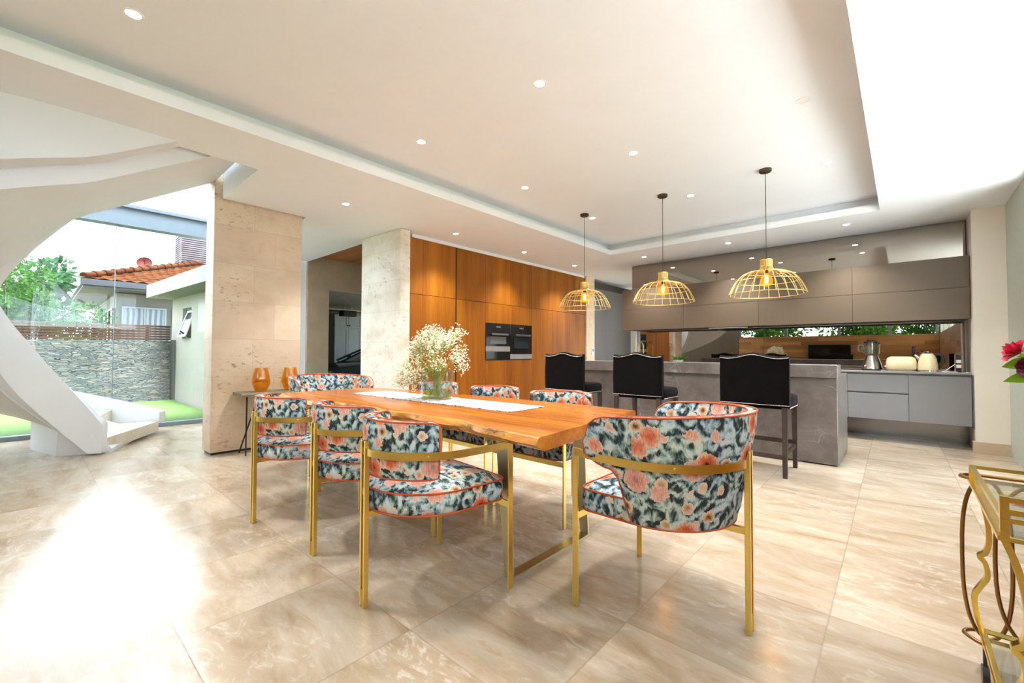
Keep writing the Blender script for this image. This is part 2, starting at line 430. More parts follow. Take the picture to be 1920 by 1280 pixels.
def loft(bm, rings, closed=True, caps=True, loop=False):
    R = [[bm.verts.new(p) for p in r] for r in rings]
    m = len(R)
    for k in range(m if loop else m - 1):
        r0, r1 = R[k], R[(k+1) % m]; n = len(r0)
        for i in range(n if closed else n - 1):
            bm.faces.new((r0[i], r0[(i+1) % n], r1[(i+1) % n], r1[i]))
    if caps and not loop and closed:
        bm.faces.new(R[0][::-1]); bm.faces.new(R[-1])
    return bm

def lathe(bm, prof, seg=24, c=(0,0,0), caps=False):
    rings = [[(c[0] + r*math.cos(2*PI*i/seg), c[1] + r*math.sin(2*PI*i/seg), c[2] + z) for i in range(seg)] for r, z in prof]
    return loft(bm, rings, True, caps)

def frames(path, loop=False, up=None):
    P = [Vector(p) for p in path]; n = len(P); out = []
    nrm = None
    for i in range(n):
        if loop: t = P[(i+1) % n] - P[i-1]
        else: t = P[min(i+1, n-1)] - P[max(i-1, 0)]
        t.normalize()
        if up is not None:
            u = Vector(up); s = t.cross(u)
            if s.length < 1e-4: s = t.orthogonal()
            s.normalize(); v = s.cross(t).normalized()
        else:
            if nrm is None: nrm = t.orthogonal().normalized()
            s = nrm - t * nrm.dot(t)
            if s.length < 1e-5: s = t.orthogonal()
            s.normalize(); nrm = s; v = s.cross(t).normalized()
        out.append((P[i], t, s, v))
    return out

def tube(bm, path, r, seg=8, loop=False, up=None):
    rad = r if callable(r) else (lambda k: r)
    fr = frames(path, loop, up); n = len(fr)
    rings = []
    for k, (p, t, s, v) in enumerate(fr):
        q = rad(k / max(1, n-1))
        rings.append([p + s*q*math.cos(2*PI*i/seg) + v*q*math.sin(2*PI*i/seg) for i in range(seg)])
    return loft(bm, rings, True, not loop, loop)

def strip(bm, path, w, h, up=(0,0,1), loop=False):
    """rectangular section swept along a path: w across, h along up"""
    rings = []
    for p, t, s, v in frames(path, loop, up):
        rings.append([p + s*w/2 + v*h/2, p - s*w/2 + v*h/2, p - s*w/2 - v*h/2, p + s*w/2 - v*h/2])
    return loft(bm, rings, True, not loop, loop)

def ball(bm, c, r, sub=1, sc=(1,1,1)):
    m = Matrix.Translation(c) @ Matrix.Diagonal((r*sc[0], r*sc[1], r*sc[2], 1))
    bmesh.ops.create_icosphere(bm, subdivisions=sub, radius=1, matrix=m)
    return bm

def arc(cx, cy, r, a0, a1, n, z=0):
    return [(cx + r*math.cos(math.radians(a0 + (a1-a0)*i/n)), cy + r*math.sin(math.radians(a0 + (a1-a0)*i/n)), z) for i in range(n+1)]

def smoothpath(pts, n=8):
    """Catmull-Rom through the points"""
    P = [Vector(p) for p in pts]; out = []
    for i in range(len(P)-1):
        a, b, c, d = P[max(i-1,0)], P[i], P[i+1], P[min(i+2, len(P)-1)]
        for k in range(n):
            t = k/n
            out.append(.5*((2*b) + (c-a)*t + (2*a-5*b+4*c-d)*t*t + (3*b-a-3*c+d)*t**3))
    out.append(P[-1]); return out

def O(name, bm, mat, parent=None, loc=(0,0,0), rz=0.0, smooth=None, fix=True):
    if fix: bmesh.ops.recalc_face_normals(bm, faces=bm.faces)
    me = bpy.data.meshes.new(name); bm.to_mesh(me); bm.free()
    me.materials.append(mat)
    if smooth is not None:
        me.shade_smooth() if smooth >= 180 else me.set_sharp_from_angle(angle=math.radians(smooth))
        if smooth < 180:
            for p in me.polygons: p.use_smooth = True
            me.set_sharp_from_angle(angle=math.radians(smooth))
    o = bpy.data.objects.new(name, me); COL.objects.link(o)
    o.location = loc; o.rotation_euler = (0, 0, rz)
    if parent is not None: o.parent = parent
    return o

def tag(o, label, cat, group=None, kind=None):
    o['label'] = label; o['category'] = cat
    if group: o['group'] = group
    if kind: o['kind'] = kind
    return o

def thing(name, label, cat, loc=(0,0,0), rz=0.0, group=None):
    o = bpy.data.objects.new(name, None); COL.objects.link(o)
    o.location = loc; o.rotation_euler = (0, 0, rz); o.empty_display_size = .1
    return tag(o, label, cat, group)

def struct(name, bm, mat, label=None, cat=None, smooth=None):
    o = O(name, bm, mat, smooth=smooth)
    o['kind'] = 'structure'
    if label: o['label'] = label; o['category'] = cat or 'wall'
    return o

def sthing(name, label, cat):
    o = bpy.data.objects.new(name, None); COL.objects.link(o)
    o['kind'] = 'structure'; o['label'] = label; o['category'] = cat
    return o

def dup(root, label, loc=None, rz=None, group=None):
    r = root.copy(); COL.objects.link(r); r['label'] = label
    if loc is not None: r.location = loc
    if rz is not None: r.rotation_euler = (0, 0, rz)
    if group: r['group'] = group
    def kids(src, dst):
        for ch in list(src.children):
            c = ch.copy(); COL.objects.link(c); c.parent = dst
            kids(ch, c)
    kids(root, r)
    return r

# ---------------------------------------------------------------- camera
R3 = Matrix(CAMROWS)
cam = bpy.data.cameras.new('camera'); cam.sensor_width = 36; cam.lens = 36*808.8/1920; cam.clip_start = .02; cam.clip_end = 300
co = bpy.data.objects.new('camera', cam); COL.objects.link(co)
mw = R3.to_4x4(); mw.translation = Vector((0, 0, 1.15)); co.matrix_world = mw
SC.camera = co
SC.view_settings.view_transform = 'Standard'; SC.view_settings.look = 'None'
SC.view_settings.gamma = 1.0; SC.view_settings.use_curve_mapping = False
SC.view_settings.exposure = EXPOSURE
SC.cycles.use_denoising = True
SC.cycles.max_bounces = 12; SC.cycles.diffuse_bounces = 6; SC.cycles.glossy_bounces = 6
SC.cycles.transparent_max_bounces = 16; SC.cycles.transmission_bounces = 6
SC.cycles.caustics_reflective = False; SC.cycles.caustics_refractive = False
SC.cycles.sample_clamp_indirect = 6.0

ZC = 2.85        # soffit height
ZT = 3.05        # raised tray ceiling
XL, XR = -8.42, .887
YB, YK = -3.3, 8.15

# ---------------------------------------------------------------- shell
bm = B(); box(bm, XL-.02, XR+.02, YB, 11.2, -.12, 0)
struct('floor', bm, M['floor'], 'cream travertine tiled floor of the dining room', 'floor')

bm = B()
lip = ZC + .085
def slab(x0, x1, y0, y1, z0, z1): box(bm, x0, x1, y0, y1, z0, z1)
TX0, TX1, TY0, TY1 = -3.75, -.179, -2.2, 6.685
# outer ring, lower lip layer and set-back upper layer
slab(-4.44, TX0, YB, 11.2, ZC, lip); slab(TX1, XR+.15, YB, 8.4, ZC, lip)
slab(TX0, TX1, TY1, 11.2, ZC, lip); slab(TX0, TX1, YB, TY0, ZC, lip)
s = .15
slab(-4.44, TX0-s, YB, 11.2, lip, 3.25); slab(TX1+s, XR+.15, YB, 8.4, lip, 3.25)
slab(TX0-s, TX1+s, TY1+s, 11.2, lip, 3.25); slab(TX0-s, TX1+s, YB, TY0-s, lip, 3.25)
slab(TX0-s, TX1+s, TY0-s, TY1+s, ZT, 3.25)
slab(-5.59, -4.44, 1.364, 3.28, ZC, 3.15); slab(-8.3, -5.59, 2.27, 3.42, ZC, 3.15)
slab(-5.59, -4.44, 3.28, 11.2, ZC, 3.15)
struct('ceiling', bm, M['white_paint'], 'white plaster ceiling with a raised rectangular tray', 'ceiling')

bm = B(); box(bm, -8.3, -5.59, 3.42, 9.2, 2.96, 3.1)
struct('ceiling_passage', bm, M['timber_ceiling'], 'timber board ceiling over the passage to the garage', 'ceiling')

# travertine pier beside the stair and stone-clad wall end beside the timber cabinets
bm = B(); box(bm, -5.98, -5.66, 1.305, 2.25, .025, 3.3, .004, 1)
o = struct('pillar_stair', bm, M['travertine'], 'tall travertine clad pier beside the spiral stair', 'pillar')
bm = B(); box(bm, -5.96, -5.68, 1.325, 2.23, 0, .025)
O('shadow_gap', bm, M['dark_void'], o)
bm = B(); prism(bm, [(-6.03, 3.277), (-5.08, 3.328), (-5.08, 3.482), (-6.03, 3.482)], 0, 2.845)
struct('pillar_passage', bm, M['pale_travertine'], 'pale travertine wall end between garage passage and timber cupboards', 'pillar')
bm = B(); box(bm, -5.62, -5.17, 8.15, 8.49, 0, 2.845)
struct('pillar_pantry', bm, M['travertine'], 'slim travertine pier at the far end of the timber cupboards', 'pillar')

# left curtain wall in two storeys
bm = B(); box(bm, XL-.14, XL+.06, YB, 2.32, 2.98, 3.14); box(bm, XL-.10, XL+.02, YB, 2.32, 3.14, 3.26); box(bm, XL-.02, XL+.10, YB, 2.32, 3.24, 3.29)
struct('trim_beam', bm, M['frame_grey'], 'blue grey steel beam across the tall stair window', 'beam')
w = sthing('window_1', 'tall frameless glass wall behind the spiral stair', 'window')
ys = [YB+.02, -1.9, -.58, .748, 2.07, 2.30]
for k in range(len(ys)-1):
    bm = B(); box(bm, XL-.006, XL+.006, ys[k]+.004, ys[k+1]-.004, .06, 2.97)
    O('glass_pane', bm, M['glass'], w)
    bm = B(); box(bm, XL-.006, XL+.006, ys[k]+.004, ys[k+1]-.004, 3.30, 5.95)
    O('glass_pane', bm, M['glass'], w)
bm = B()
for y in ys[1:-1]: box(bm, XL-.012, XL+.012, y-.004, y+.004, .06, 2.98)
O('glass_joint', bm, M['frame_grey'], w)
bm = B(); box(bm, XL-.05, XL+.05, YB, 2.32, .0, .06)
O('window_sill', bm, M['frame_grey'], w)

# stairwell upper storey
bm = B(); box(bm, XL-.1, XL+.05, 2.32, 3.42, 0, 6.0); box(bm, XL-.1, -4.2, 3.28, 3.42, 3.25, 6.0)
struct('wall_left', bm, M['white_paint'], 'white wall return between glass wall and garage passage', 'wall')
bm = B(); box(bm, -4.44, -4.30, YB, 3.3, 3.26, 4.2)
struct('wall_landing', bm, M['white_paint'], 'white upper landing parapet over the stair opening', 'wall')
bm = B(); box(bm, XL-.2, -3.6, YB-.2, 3.5, 6.0, 6.2)
struct('ceiling_stairwell', bm, M['white_paint'], 'white ceiling high above the stairwell', 'ceiling')
bm = B()
for k in range(5): box(bm, XL+.06+.665*k, XL+.06+.665*k+.655, YB, YB+.03, .02, 2.6)
struct('wall_panelling', bm, M['taupe_lacquer'], 'taupe panelled doors on the stairwell wall, seen in the splashback', 'wall')
bm = B(); box(bm, XL-.1, -5.05, YB-.15, YB, 0, 6.0); box(bm, -5.05, -4.44, YB-.15, YB, 2.85, 6.0)
struct('wall_near', bm, M['white_paint'], 'white wall closing the stairwell', 'wall')

# khaki garage wall with a doorway
bm = B(); box(bm, -8.42, -8.3, 3.42, 3.83, 0, 2.96); box(bm, -8.42, -8.3, 3.83, 4.95, 2.36, 2.96); box(bm, -8.42, -8.3, 4.95, 9.2, 0, 2.96)
struct('wall_passage', bm, M['khaki_plaster'], 'khaki plaster wall with the open garage doorway', 'wall')
bm = B(); box(bm, -8.3, -5.6, 9.2, 9.35, 0, 3.1)
struct('wall_passage_end', bm, M['khaki_plaster'], 'khaki wall at the end of the garage passage', 'wall')

# column and kitchen back wall
bm = B(); box(bm, .617, 1.12, 7.385, 8.4, 0, ZC)
struct('pillar_kitchen', bm, M['warm_plaster'], 'warm white plaster column beside the kitchen run', 'pillar')
bm = B(); box(bm, .593, .885, 7.36, 7.384, 0, .13); box(bm, .593, .616, 7.3841, 7.44, 0, .13)
struct('baseboard_kitchen', bm, M['travertine'], 'travertine skirting at the foot of the plaster column', 'skirting')
bm = B(); box(bm, -3.93, .62, YK, YK+.15, 0, ZC)
struct('wall_kitchen', bm, M['warm_plaster'], 'plaster wall behind the kitchen run', 'wall')
bm = B(); box(bm, -3.93, .61, 7.87, YK-.005, 2.345, ZC-.004)
o = struct('trim_bulkhead', bm, M['slate_lacquer'], 'bulkhead over the wall cupboards', 'bulkhead')
bm = B(); box(bm, -3.93, .605, 7.855, 7.868, 2.345, ZC-.008)
tag(O('bulkhead_mirror', bm, M['mirror']), 'grey tinted mirror strip between ceiling and wall cupboards', 'mirror')
bm = B(); box(bm, -3.90, -1.71, YK-.014, YK-.004, .925, 1.575)
tag(O('splashback_mirror', bm, M['mirror']), 'tinted mirror splashback with the taps in front, left of the glass joint', 'mirror')
bm = B(); box(bm, -1.706, .60, YK-.014, YK-.004, .925, 1.575)
tag(O('splashback_mirror', bm, M['mirror']), 'tinted mirror splashback behind the toaster and kettle', 'mirror')

# right window wall
w = sthing('window_2', 'glazed wall with grey green frame beside the plaster column', 'window')
bm = B()
for y in (4.62, 5.9): box(bm, XR, XR+.10, y-.0, y+.07, .07, 2.78)
box(bm, XR, XR+.10, 6.30, 7.383, .07, 2.78)
box(bm, XR, XR+.10, 4.62, 7.383, 2.78, ZC-.001); box(bm, XR, XR+.10, 4.62, 7.383, 0, .07)
O('window_frame', bm, M['frame_green'], w)
for a, b in ((4.69, 5.9), (5.97, 6.30)):
    bm = B(); box(bm, XR+.04, XR+.052, a, b, .07, 2.78); O('glass_pane', bm, M['glass'], w)
bm = B(); box(bm, XR, XR+.13, YB, 4.62, 0, 1.82)
struct('wall_right', bm, M['timber_side'], 'timber boarded side wall with clerestory above', 'wall')
w = sthing('window_3', 'clerestory window strip over the side wall', 'window')
bm = B()
for k in range(6):
    y = YB + k*(4.62-YB-.06)/5
    box(bm, XR+.02, XR+.10, y, y+.06, 1.82, ZC)
O('window_frame', bm, M['frame_green'], w)
bm = B(); box(bm, XR+.05, XR+.062, YB, 4.62, 1.82, ZC); O('glass_pane', bm, M['glass'], w)

# wall behind the camera: timber dado, clerestory window, television wall
bm = B(); box(bm, -5.05, XR+.13, YB-.15, YB, 0, 1.80)
struct('wall_back', bm, M['timber_wall'], 'timber boarded wall under a strip window, reflected in the splashback', 'wall')
w = sthing('window_4', 'strip window over the timber boarded wall', 'window')
bm = B()
for x in (-5.05, -3.4, -1.75, -.35, .80): box(bm, x, x+.08, YB-.12, YB-.03, 1.80, ZC)
O('window_frame', bm, M['frame_grey'], w)
bm = B(); box(bm, -5.05, .88, YB-.08, YB-.068, 1.80, ZC); O('glass_pane', bm, M['glass'], w)

# pantry passage beyond the kitchen
bm = B(); box(bm, -5.6, -3.9, 11.05, 11.2, 0, 2.85)
struct('wall_pantry', bm, M['warm_plaster'], 'plaster wall at the end of the pantry passage', 'wall')
bm = B(); box(bm, -3.96, -3.93, 8.05, 8.30, 0, ZC); box(bm, -3.96, -3.90, 9.9, 11.05, 0, ZC)
struct('trim_pantry', bm, M['white_paint'], 'white post at the corner of the kitchen wall', 'trim')
w = sthing('door_1', 'glazed garden door in the pantry passage', 'door')
bm = B(); box(bm, -3.96, -3.90, 8.32, 8.38, 0, 2.5); box(bm, -3.96, -3.90, 9.84, 9.9, 0, 2.5); box(bm, -3.96, -3.90, 8.32, 9.9, 2.44, 2.5)
O('door_frame', bm, M['white_paint'], w)
bm = B(); box(bm, -3.935, -3.925, 8.38, 9.84, .03, 2.44); O('glass_pane', bm, M['glass'], w)
bm = B(); box(bm, -3.96, -3.90, 8.32, 9.9, 2.5, ZC); O('transom_panel', bm, M['white_paint'], w)

bm = B(); box(bm, XR+.15, 2.5, -4.9, 8.4, 2.92, 3.2); box(bm, -5.05, XR+.15, -4.9, YB-.15, 2.92, 3.2)  # unseen slabs added outside the windows to block direct sun
struct('added_sun_blocker', bm, M['white_paint'], 'unseen white slab added to keep direct sun off the terrace windows', 'roof')
# ---------------------------------------------------------------- spiral stair
SCX, SCY, RI, RO = -6.25, .235, .50, 1.80
EY = .16        # the well is longer than wide
A0 = 150.0
RM = 1.15
ARC = math.radians(360 - A0) * RM
LEN = ARC + 1.08
RISE = 3.38
NS = 18
def plan(u, r):
    """u metres along the walking line, r radius"""
    if u <= ARC:
        a = math.radians(A0) + u / RM
        return (SCX + r*math.cos(a), SCY + (r+EY)*math.sin(a))
    return (SCX + r, SCY + (u - ARC))
def znose(u): return .17 + max(0, u) / LEN * (RISE - .17)
def ztop_in(u):  return znose(u) + .16 + .16*min(1, u/1.2)
def ztop_out(u): return znose(u) + .12 + .22*min(1, max(0, u-1.2)/2.0)
def zsoff(u): return max(.0, znose(u) - .32)
st = thing('spiral_staircase', 'white sculpted spiral staircase curling up from the stone floor beside the glass wall', 'staircase', (-7.1, .6, 0))
off = Vector(st.location)
def L(p): return (p[0]-off.x, p[1]-off.y, p[2]-off.z)
US = [LEN*i/72 for i in range(73)]
def wallband(r0, r1, zb, zt, us):
    bm = B(); rings = []
    for u in us:
        a = plan(u, r0); b = plan(u, r1)
        rings.append([L((a[0], a[1], zb(u))), L((b[0], b[1], zb(u))), L((b[0], b[1], zt(u))), L((a[0], a[1], zt(u)))])
    return loft(bm, rings)
bm = wallband(RI-.11, RI, lambda u: max(0, zsoff(u)+.02), ztop_in, US); O('inner_parapet', bm, M['stair_paint'], st, smooth=40)
bm = wallband(RO-.06, RO+.12, lambda u: max(.03, zsoff(u)+.14), ztop_out, US); O('outer_parapet', bm, M['stair_paint'], st, smooth=40)
bm = wallband(RI-.0, RO-.058, zsoff, lambda u: max(.05, znose(u)-.11), [u for u in US if u > .3]); O('soffit', bm, M['stair_paint'], st, smooth=40)
for k in range(NS-1):
    u0 = LEN*k/(NS-1); u1 = LEN*(k+1)/(NS-1) + .02; zt = .17 + k*(RISE-.17)/(NS-1)
    bm = B()
    m = 4; ring = []
    us = [u0 + (u1-u0)*i/m for i in range(m+1)]
    rings = []
    for u in us:
        a = plan(u, RI+.001); b = plan(u, RO-.075)
        zb = max(.03, znose(u)-.15) if u1 > .4 else .03
        rings.append([L((a[0], a[1], zb)), L((b[0], b[1], zb)), L((b[0], b[1], zt)), L((a[0], a[1], zt))])
    loft(bm, rings); O('step', bm, M['pale_travertine'], st)
# plinth under the first flight
bm = B(); hexa(bm, [L(p) for p in [(-6.63,.60,0), (-6.86,.17,0), (-7.55,-.02,0), (-7.72,1.0,0)]], [L(p) for p in [(-6.63,.60,.05), (-6.80,.19,.52), (-7.55,-.02,.62), (-7.72,1.0,.05)]])
O('plinth', bm, M['stair_paint'], st)
# glass balustrades standing in the parapets
def glassband(r, u0, u1, n, h0):
    for k in range(n):
        a0 = u0 + (u1-u0)*k/n + .006; a1 = u0 + (u1-u0)*(k+1)/n - .006
        us = [a0 + (a1-a0)*i/8 for i in range(9)]
        bm = B(); rings = []
        zf = ztop_in if r < 1 else ztop_out
        for u in us:
            a = plan(u, r-.005); b = plan(u, r+.005); z0 = zf(u)-.02; z1 = zf(u) + h0
            rings.append([L((a[0], a[1], z0)), L((b[0], b[1], z0)), L((b[0], b[1], z1)), L((a[0], a[1], z1))])
        loft(bm, rings); O('balustrade_pane', bm, M['balustrade_glass'], st, smooth=40)
glassband(RI-.055, .10, 1.9, 3, .95)
glassband(RO+.06, .06, 1.7, 2, 1.0)

# ---------------------------------------------------------------- dining table
TZ = .785
tb = thing('dining_table', 'long live edge hardwood dining table on brass frame legs', 'table', (-2.6, 2.0, 0))
def tl(x, y, z): return (x+2.6, y-2.0, z)
def near_y(x):
    t = (x + 4.05)/2.885
    return 1.43 + .085*t + .045*math.sin(2.2*x+.4) + .022*math.sin(6.1*x) + .010*math.sin(14*x+1)
def far_y(x):
    t = (x + 4.05)/2.885
    return 2.40 + .19*t + .03*math.sin(2.6*x+1) + .014*math.sin(7*x)
bm = B(); rings = []
N = 72; TH = .066
for i in range(N+1):
    x = -4.05 + 2.885*i/N
    e = 1.0
    yn, yf = near_y(x), far_y(x)
    if i < 8: yf -= .14*(1-i/8)**2; yn += .05*(1-i/8)**2
    xa = lambda y: x - (.09*(y-1.5) if i == N else .09*(y-1.5)*(i/N)**6)
    w1 = .012 + .010*math.sin(9*x) + .006*math.sin(23*x); w2 = .004 + .012*math.sin(5.3*x+2)
    ring = [(yn+.004, TZ), (yn-.006, TZ-.006), (yn-.010-w1, TZ-.03), (yn-.004+w2, TZ-.052), (yn+.03+w2, TZ-TH),
            (yf-.03, TZ-TH), (yf+.006, TZ-.045), (yf+.012, TZ-.02), (yf, TZ)]
    for j in range(1, 4): ring.append((yf + (yn-yf)*j/4, TZ))
    rings.append([tl(xa(y), y, z) for y, z in ring])
loft(bm, rings)
o = O('tabletop', bm, M['table_wood'], tb, smooth=35)
o.data.materials.append(M['bark_edge'])
for p in o.data.polygons:
    if abs(p.normal.z) < .86 and abs(p.normal.x) < .7 and p.center.z > TZ-TH+.001: p.material_index = 1
def frame_leg(x0):
    s = 1 if x0 > -2.6 else -1
    bm = B()
    for y in (1.64, 2.345):
        hexa(bm, [tl(x0-.028, y, 0), tl(x0+.028, y, 0), tl(x0+.028, y+.014, 0), tl(x0-.028, y+.014, 0)],
                 [tl(x0-.045-.05*s, y, TZ-TH-.001), tl(x0+.045-.05*s, y, TZ-TH-.001), tl(x0+.045-.05*s, y+.014, TZ-TH-.001), tl(x0-.045-.05*s, y+.014, TZ-TH-.001)])
    box(bm, x0+2.6-.028, x0+2.6+.028, -.36+.014, .345, 0, .012)
    box(bm, x0+2.6-.045-.05*s, x0+2.6+.045-.05*s, -.36+.014, .345, TZ-TH-.013, TZ-TH-.001)
    O('leg', bm, M['pale_brass'], tb)
frame_leg(-1.505); frame_leg(-3.715)
bm = B(); rings = []
for i in range(41):
    t = i/40; x = -3.56 + 1.78*t
    y0 = 1.86 + .08*t + .003*math.sin(t*60); y1 = 2.20 + .09*t + .003*math.sin(t*53+1)
    rings.append([(x+.012*math.sin(j*2.1+i*0), y0+(y1-y0)*j/6, TZ+.0045 + .0006*math.sin(i*1.3+j)) for j in range(7)] + [(x, y1, TZ+.0006), (x, y0, TZ+.0006)])
cx_, cy_ = -2.67, 2.07
loft(bm, [[(p[0]-cx_, p[1]-cy_, p[2]) for p in r] for r in rings])
tag(O('table_runner', bm, M['runner'], None, (cx_, cy_, 0)), 'white woven speckled runner lying along the wooden dining table', 'table runner')

# ---------------------------------------------------------------- dining chairs
def d_outline(r, yf, cr, n=20):
    """D shaped seat plan: half circle behind, rounded square in front"""
    pts = [(r*math.cos(a), r*math.sin(a)) for a in [PI + PI*i/n for i in range(n+1)]]
    for (cx, cy, a0) in ((r-cr, yf-cr, 0), (-(r-cr), yf-cr, 90)):
        for i in range(6):
            a = math.radians(a0 + 90*i/5); pts.append((cx + cr*math.cos(a), cy + cr*math.sin(a)))
    return pts
def uplan(s, r, ext):
    """s in -1..1 along a U: straight side, half circle behind, straight side"""
    tot = PI*r + 2*ext; d = (s+1)/2*tot
    if d < ext: return (-r, ext-d)
    d -= ext
    if d < PI*r: a = PI + d/r; return (r*math.cos(a), r*math.sin(a))
    d -= PI*r
    return (r, d)
FW, FD = .323, .272
def make_chair(head, name, label, group):
    t = thing(name, label, 'chair', group=group)
    # seat
    zs0, zs1 = .425, .530
    r = .296
    bm = B(); rings = []
    for k, (dr, z) in enumerate([(-.012, zs0), (0, zs0+.012), (.006, (zs0+zs1)/2), (0, zs1-.010), (-.010, zs1), (-.05, zs1+.018), (-.13, zs1+.032), (-.22, zs1+.038)]):
        o2 = d_outline(r+dr, .272+dr*.9, max(.02, .06+dr*.5))
        rings.append([(x, y, z) for x, y in o2])
    loft(bm, rings)
    seat = O('seat', bm, M['floral'], t, smooth=50)
    bm = B()
    for z, dr in ((zs0+.006, .002), (zs1-.004, .003)):
        tube(bm, [(x, y, z) for x, y in d_outline(r+dr, .272+dr, .06)], .0043, 6, True, (0,0,1))
    O('piping', bm, M['orange_piping'], seat, smooth=60)
    # back
    bm = B(); ns, nt = 48, 8
    if head:
        ext = .20; th = .055
        def lo(s):
            a = abs(s)
            if a < .70: return .434
            q = min(1, (a-.70)/.12); q = q*q*(3-2*q)
            return .434 + .220*q + .05*max(0, (a-.82)/.18)**2
        def hi(s):
            a = abs(s); b = .905 - .035*a*a
            if a > .86: b -= .11*(1-math.sqrt(max(0, 1-((a-.86)/.14)**2)))
            return max(b, lo(s)+.02)
        rad = lambda z: .315 + .085*max(0, (z-.42))/.48
    else:
        th = .066
        lo = lambda s: .588 + .006*max(0, abs(s)-.93)/.07
        hi = lambda s: .842 - .006*abs(s) - .012*max(0, abs(s)-.93)/.07
        rad = lambda z: .308 + .008*(z-.58)/.26
    if head: bplan = lambda s, r: uplan(s, r, ext)
    else: bplan = lambda s, r: (r*math.cos(-PI/2 + s*math.radians(69)), r*math.sin(-PI/2 + s*math.radians(69)))
    outer, inner = [], []
    for i in range(ns+1):
        s = -1 + 2*i/ns
        ro, ri = [], []
        for j in range(nt+1):
            z = lo(s) + (hi(s)-lo(s))*j/nt
            e = min(j, nt-j)
            R = rad(z)
            ins = .008 if e == 0 else 0
            x, y = bplan(s, R-ins); ro.append((x, y, z))
            x, y = bplan(s, R-th+ins); ri.append((x, y, z))
        outer.append(ro); inner.append(ri)
    rings = [outer[i] + inner[i][::-1] for i in range(ns+1)]
    loft(bm, rings)
    back = O('backrest', bm, M['floral'], t, smooth=50)
    bm = B()
    def edge(side, d):
        path = [side[i][nt] for i in range(ns+1)] + [side[ns][j] for j in range(nt-1, -1, -1)] + [side[i][0] for i in range(ns-1, -1, -1)] + [side[0][j] for j in range(1, nt)]
        tube(bm, path, .0043, 6, True, (.3, .2, .9))
    edge(outer, 0); edge(inner, 0)
    O('piping', bm, M['orange_piping'], back, smooth=60)
    # brass frame
    zr = .697
    rr = FW + (.004 if not head else .045)
    fy = FD
    bm = B()
    path = [(FW, fy+.004, zr)]
    if head: path += [(FW+.02, fy-.06, zr), (FW+.04, fy-.14, zr)]
    path += [(rr, .02, zr)] + arc(0, 0, rr, 0, -180, 28, zr) + [(-rr, .02, zr)]
    if head: path += [(-FW-.04, fy-.14, zr), (-FW-.02, fy-.06, zr)]
    path += [(-FW, fy+.004, zr)]
    strip(bm, path, .009, .034)
    for a in (-150, -30): ball(bm, (rr*1.012*math.cos(math.radians(a)), rr*1.012*math.sin(math.radians(a)), zr), .006, 1)
    O('armrest', bm, M['brass'], t, smooth=40)
    for sx in (-1, 1):
        bm = B(); box(bm, sx*FW-.005, sx*FW+.005, fy-.014, fy+.016, 0, zr+.017, .002, 1); O('leg', bm, M['brass'], t)
    bm = B(); ry = -rr-.001
    for sx in (-1, 1): box(bm, sx*.018-.0075, sx*.018+.0075, ry-.009, ry+.013, 0, zr+.017 + .03, .0015, 1)
    box(bm, -.0175, .0175, ry-.006, ry+.010, .001, .075); box(bm, -.0175, .0175, ry-.004, ry+.010, .50, .53)
    O('leg', bm, M['brass'], t)
    bm = B(); box(bm, -FW+.005, FW-.005, fy-.012, fy-.002, .392, .422); box(bm, -.012, .012, -rr+.012, fy-.0121, .398, .4235); box(bm, -.20, .20, -.0125, .0125, .404, .4245)
    O('seat_rail', bm, M['brass'], t)
    return t
gS = 'floral dining chairs along the table'
a = make_chair(False, 'dining_chair', 'floral brass dining chair nearest the camera on the near long side', gS)
a.location = (-1.79, 1.344, 0); a.rotation_euler = (0, 0, math.radians(-6.5))
dup(a, 'floral brass dining chair in the middle of the near long side of the table', (-2.505, 1.405, 0), math.radians(1.5))
dup(a, 'floral brass dining chair at the stair end of the near long side', (-3.262, 1.33, 0), math.radians(1.5))
dup(a, 'floral dining chair across the table, in front of the middle velvet stool', (-1.975, 2.61, 0), math.radians(180))
dup(a, 'floral dining chair across the table, in front of the built-in ovens', (-2.70, 2.61, 0), math.radians(179))
dup(a, 'floral dining chair across the table, mostly hidden behind the vase of white blossoms', (-3.50, 2.60, 0), math.radians(181))
h = make_chair(True, 'dining_armchair', 'floral wraparound dining armchair with orange piping at the near end of the table', 'floral armchairs at the table ends')
h.location = (-.85, 2.0, 0); h.rotation_euler = (0, 0, math.radians(90))
dup(h, 'floral wraparound dining armchair at the far end of the table beside the amber vases', (-4.36, 2.04, 0), math.radians(-90))

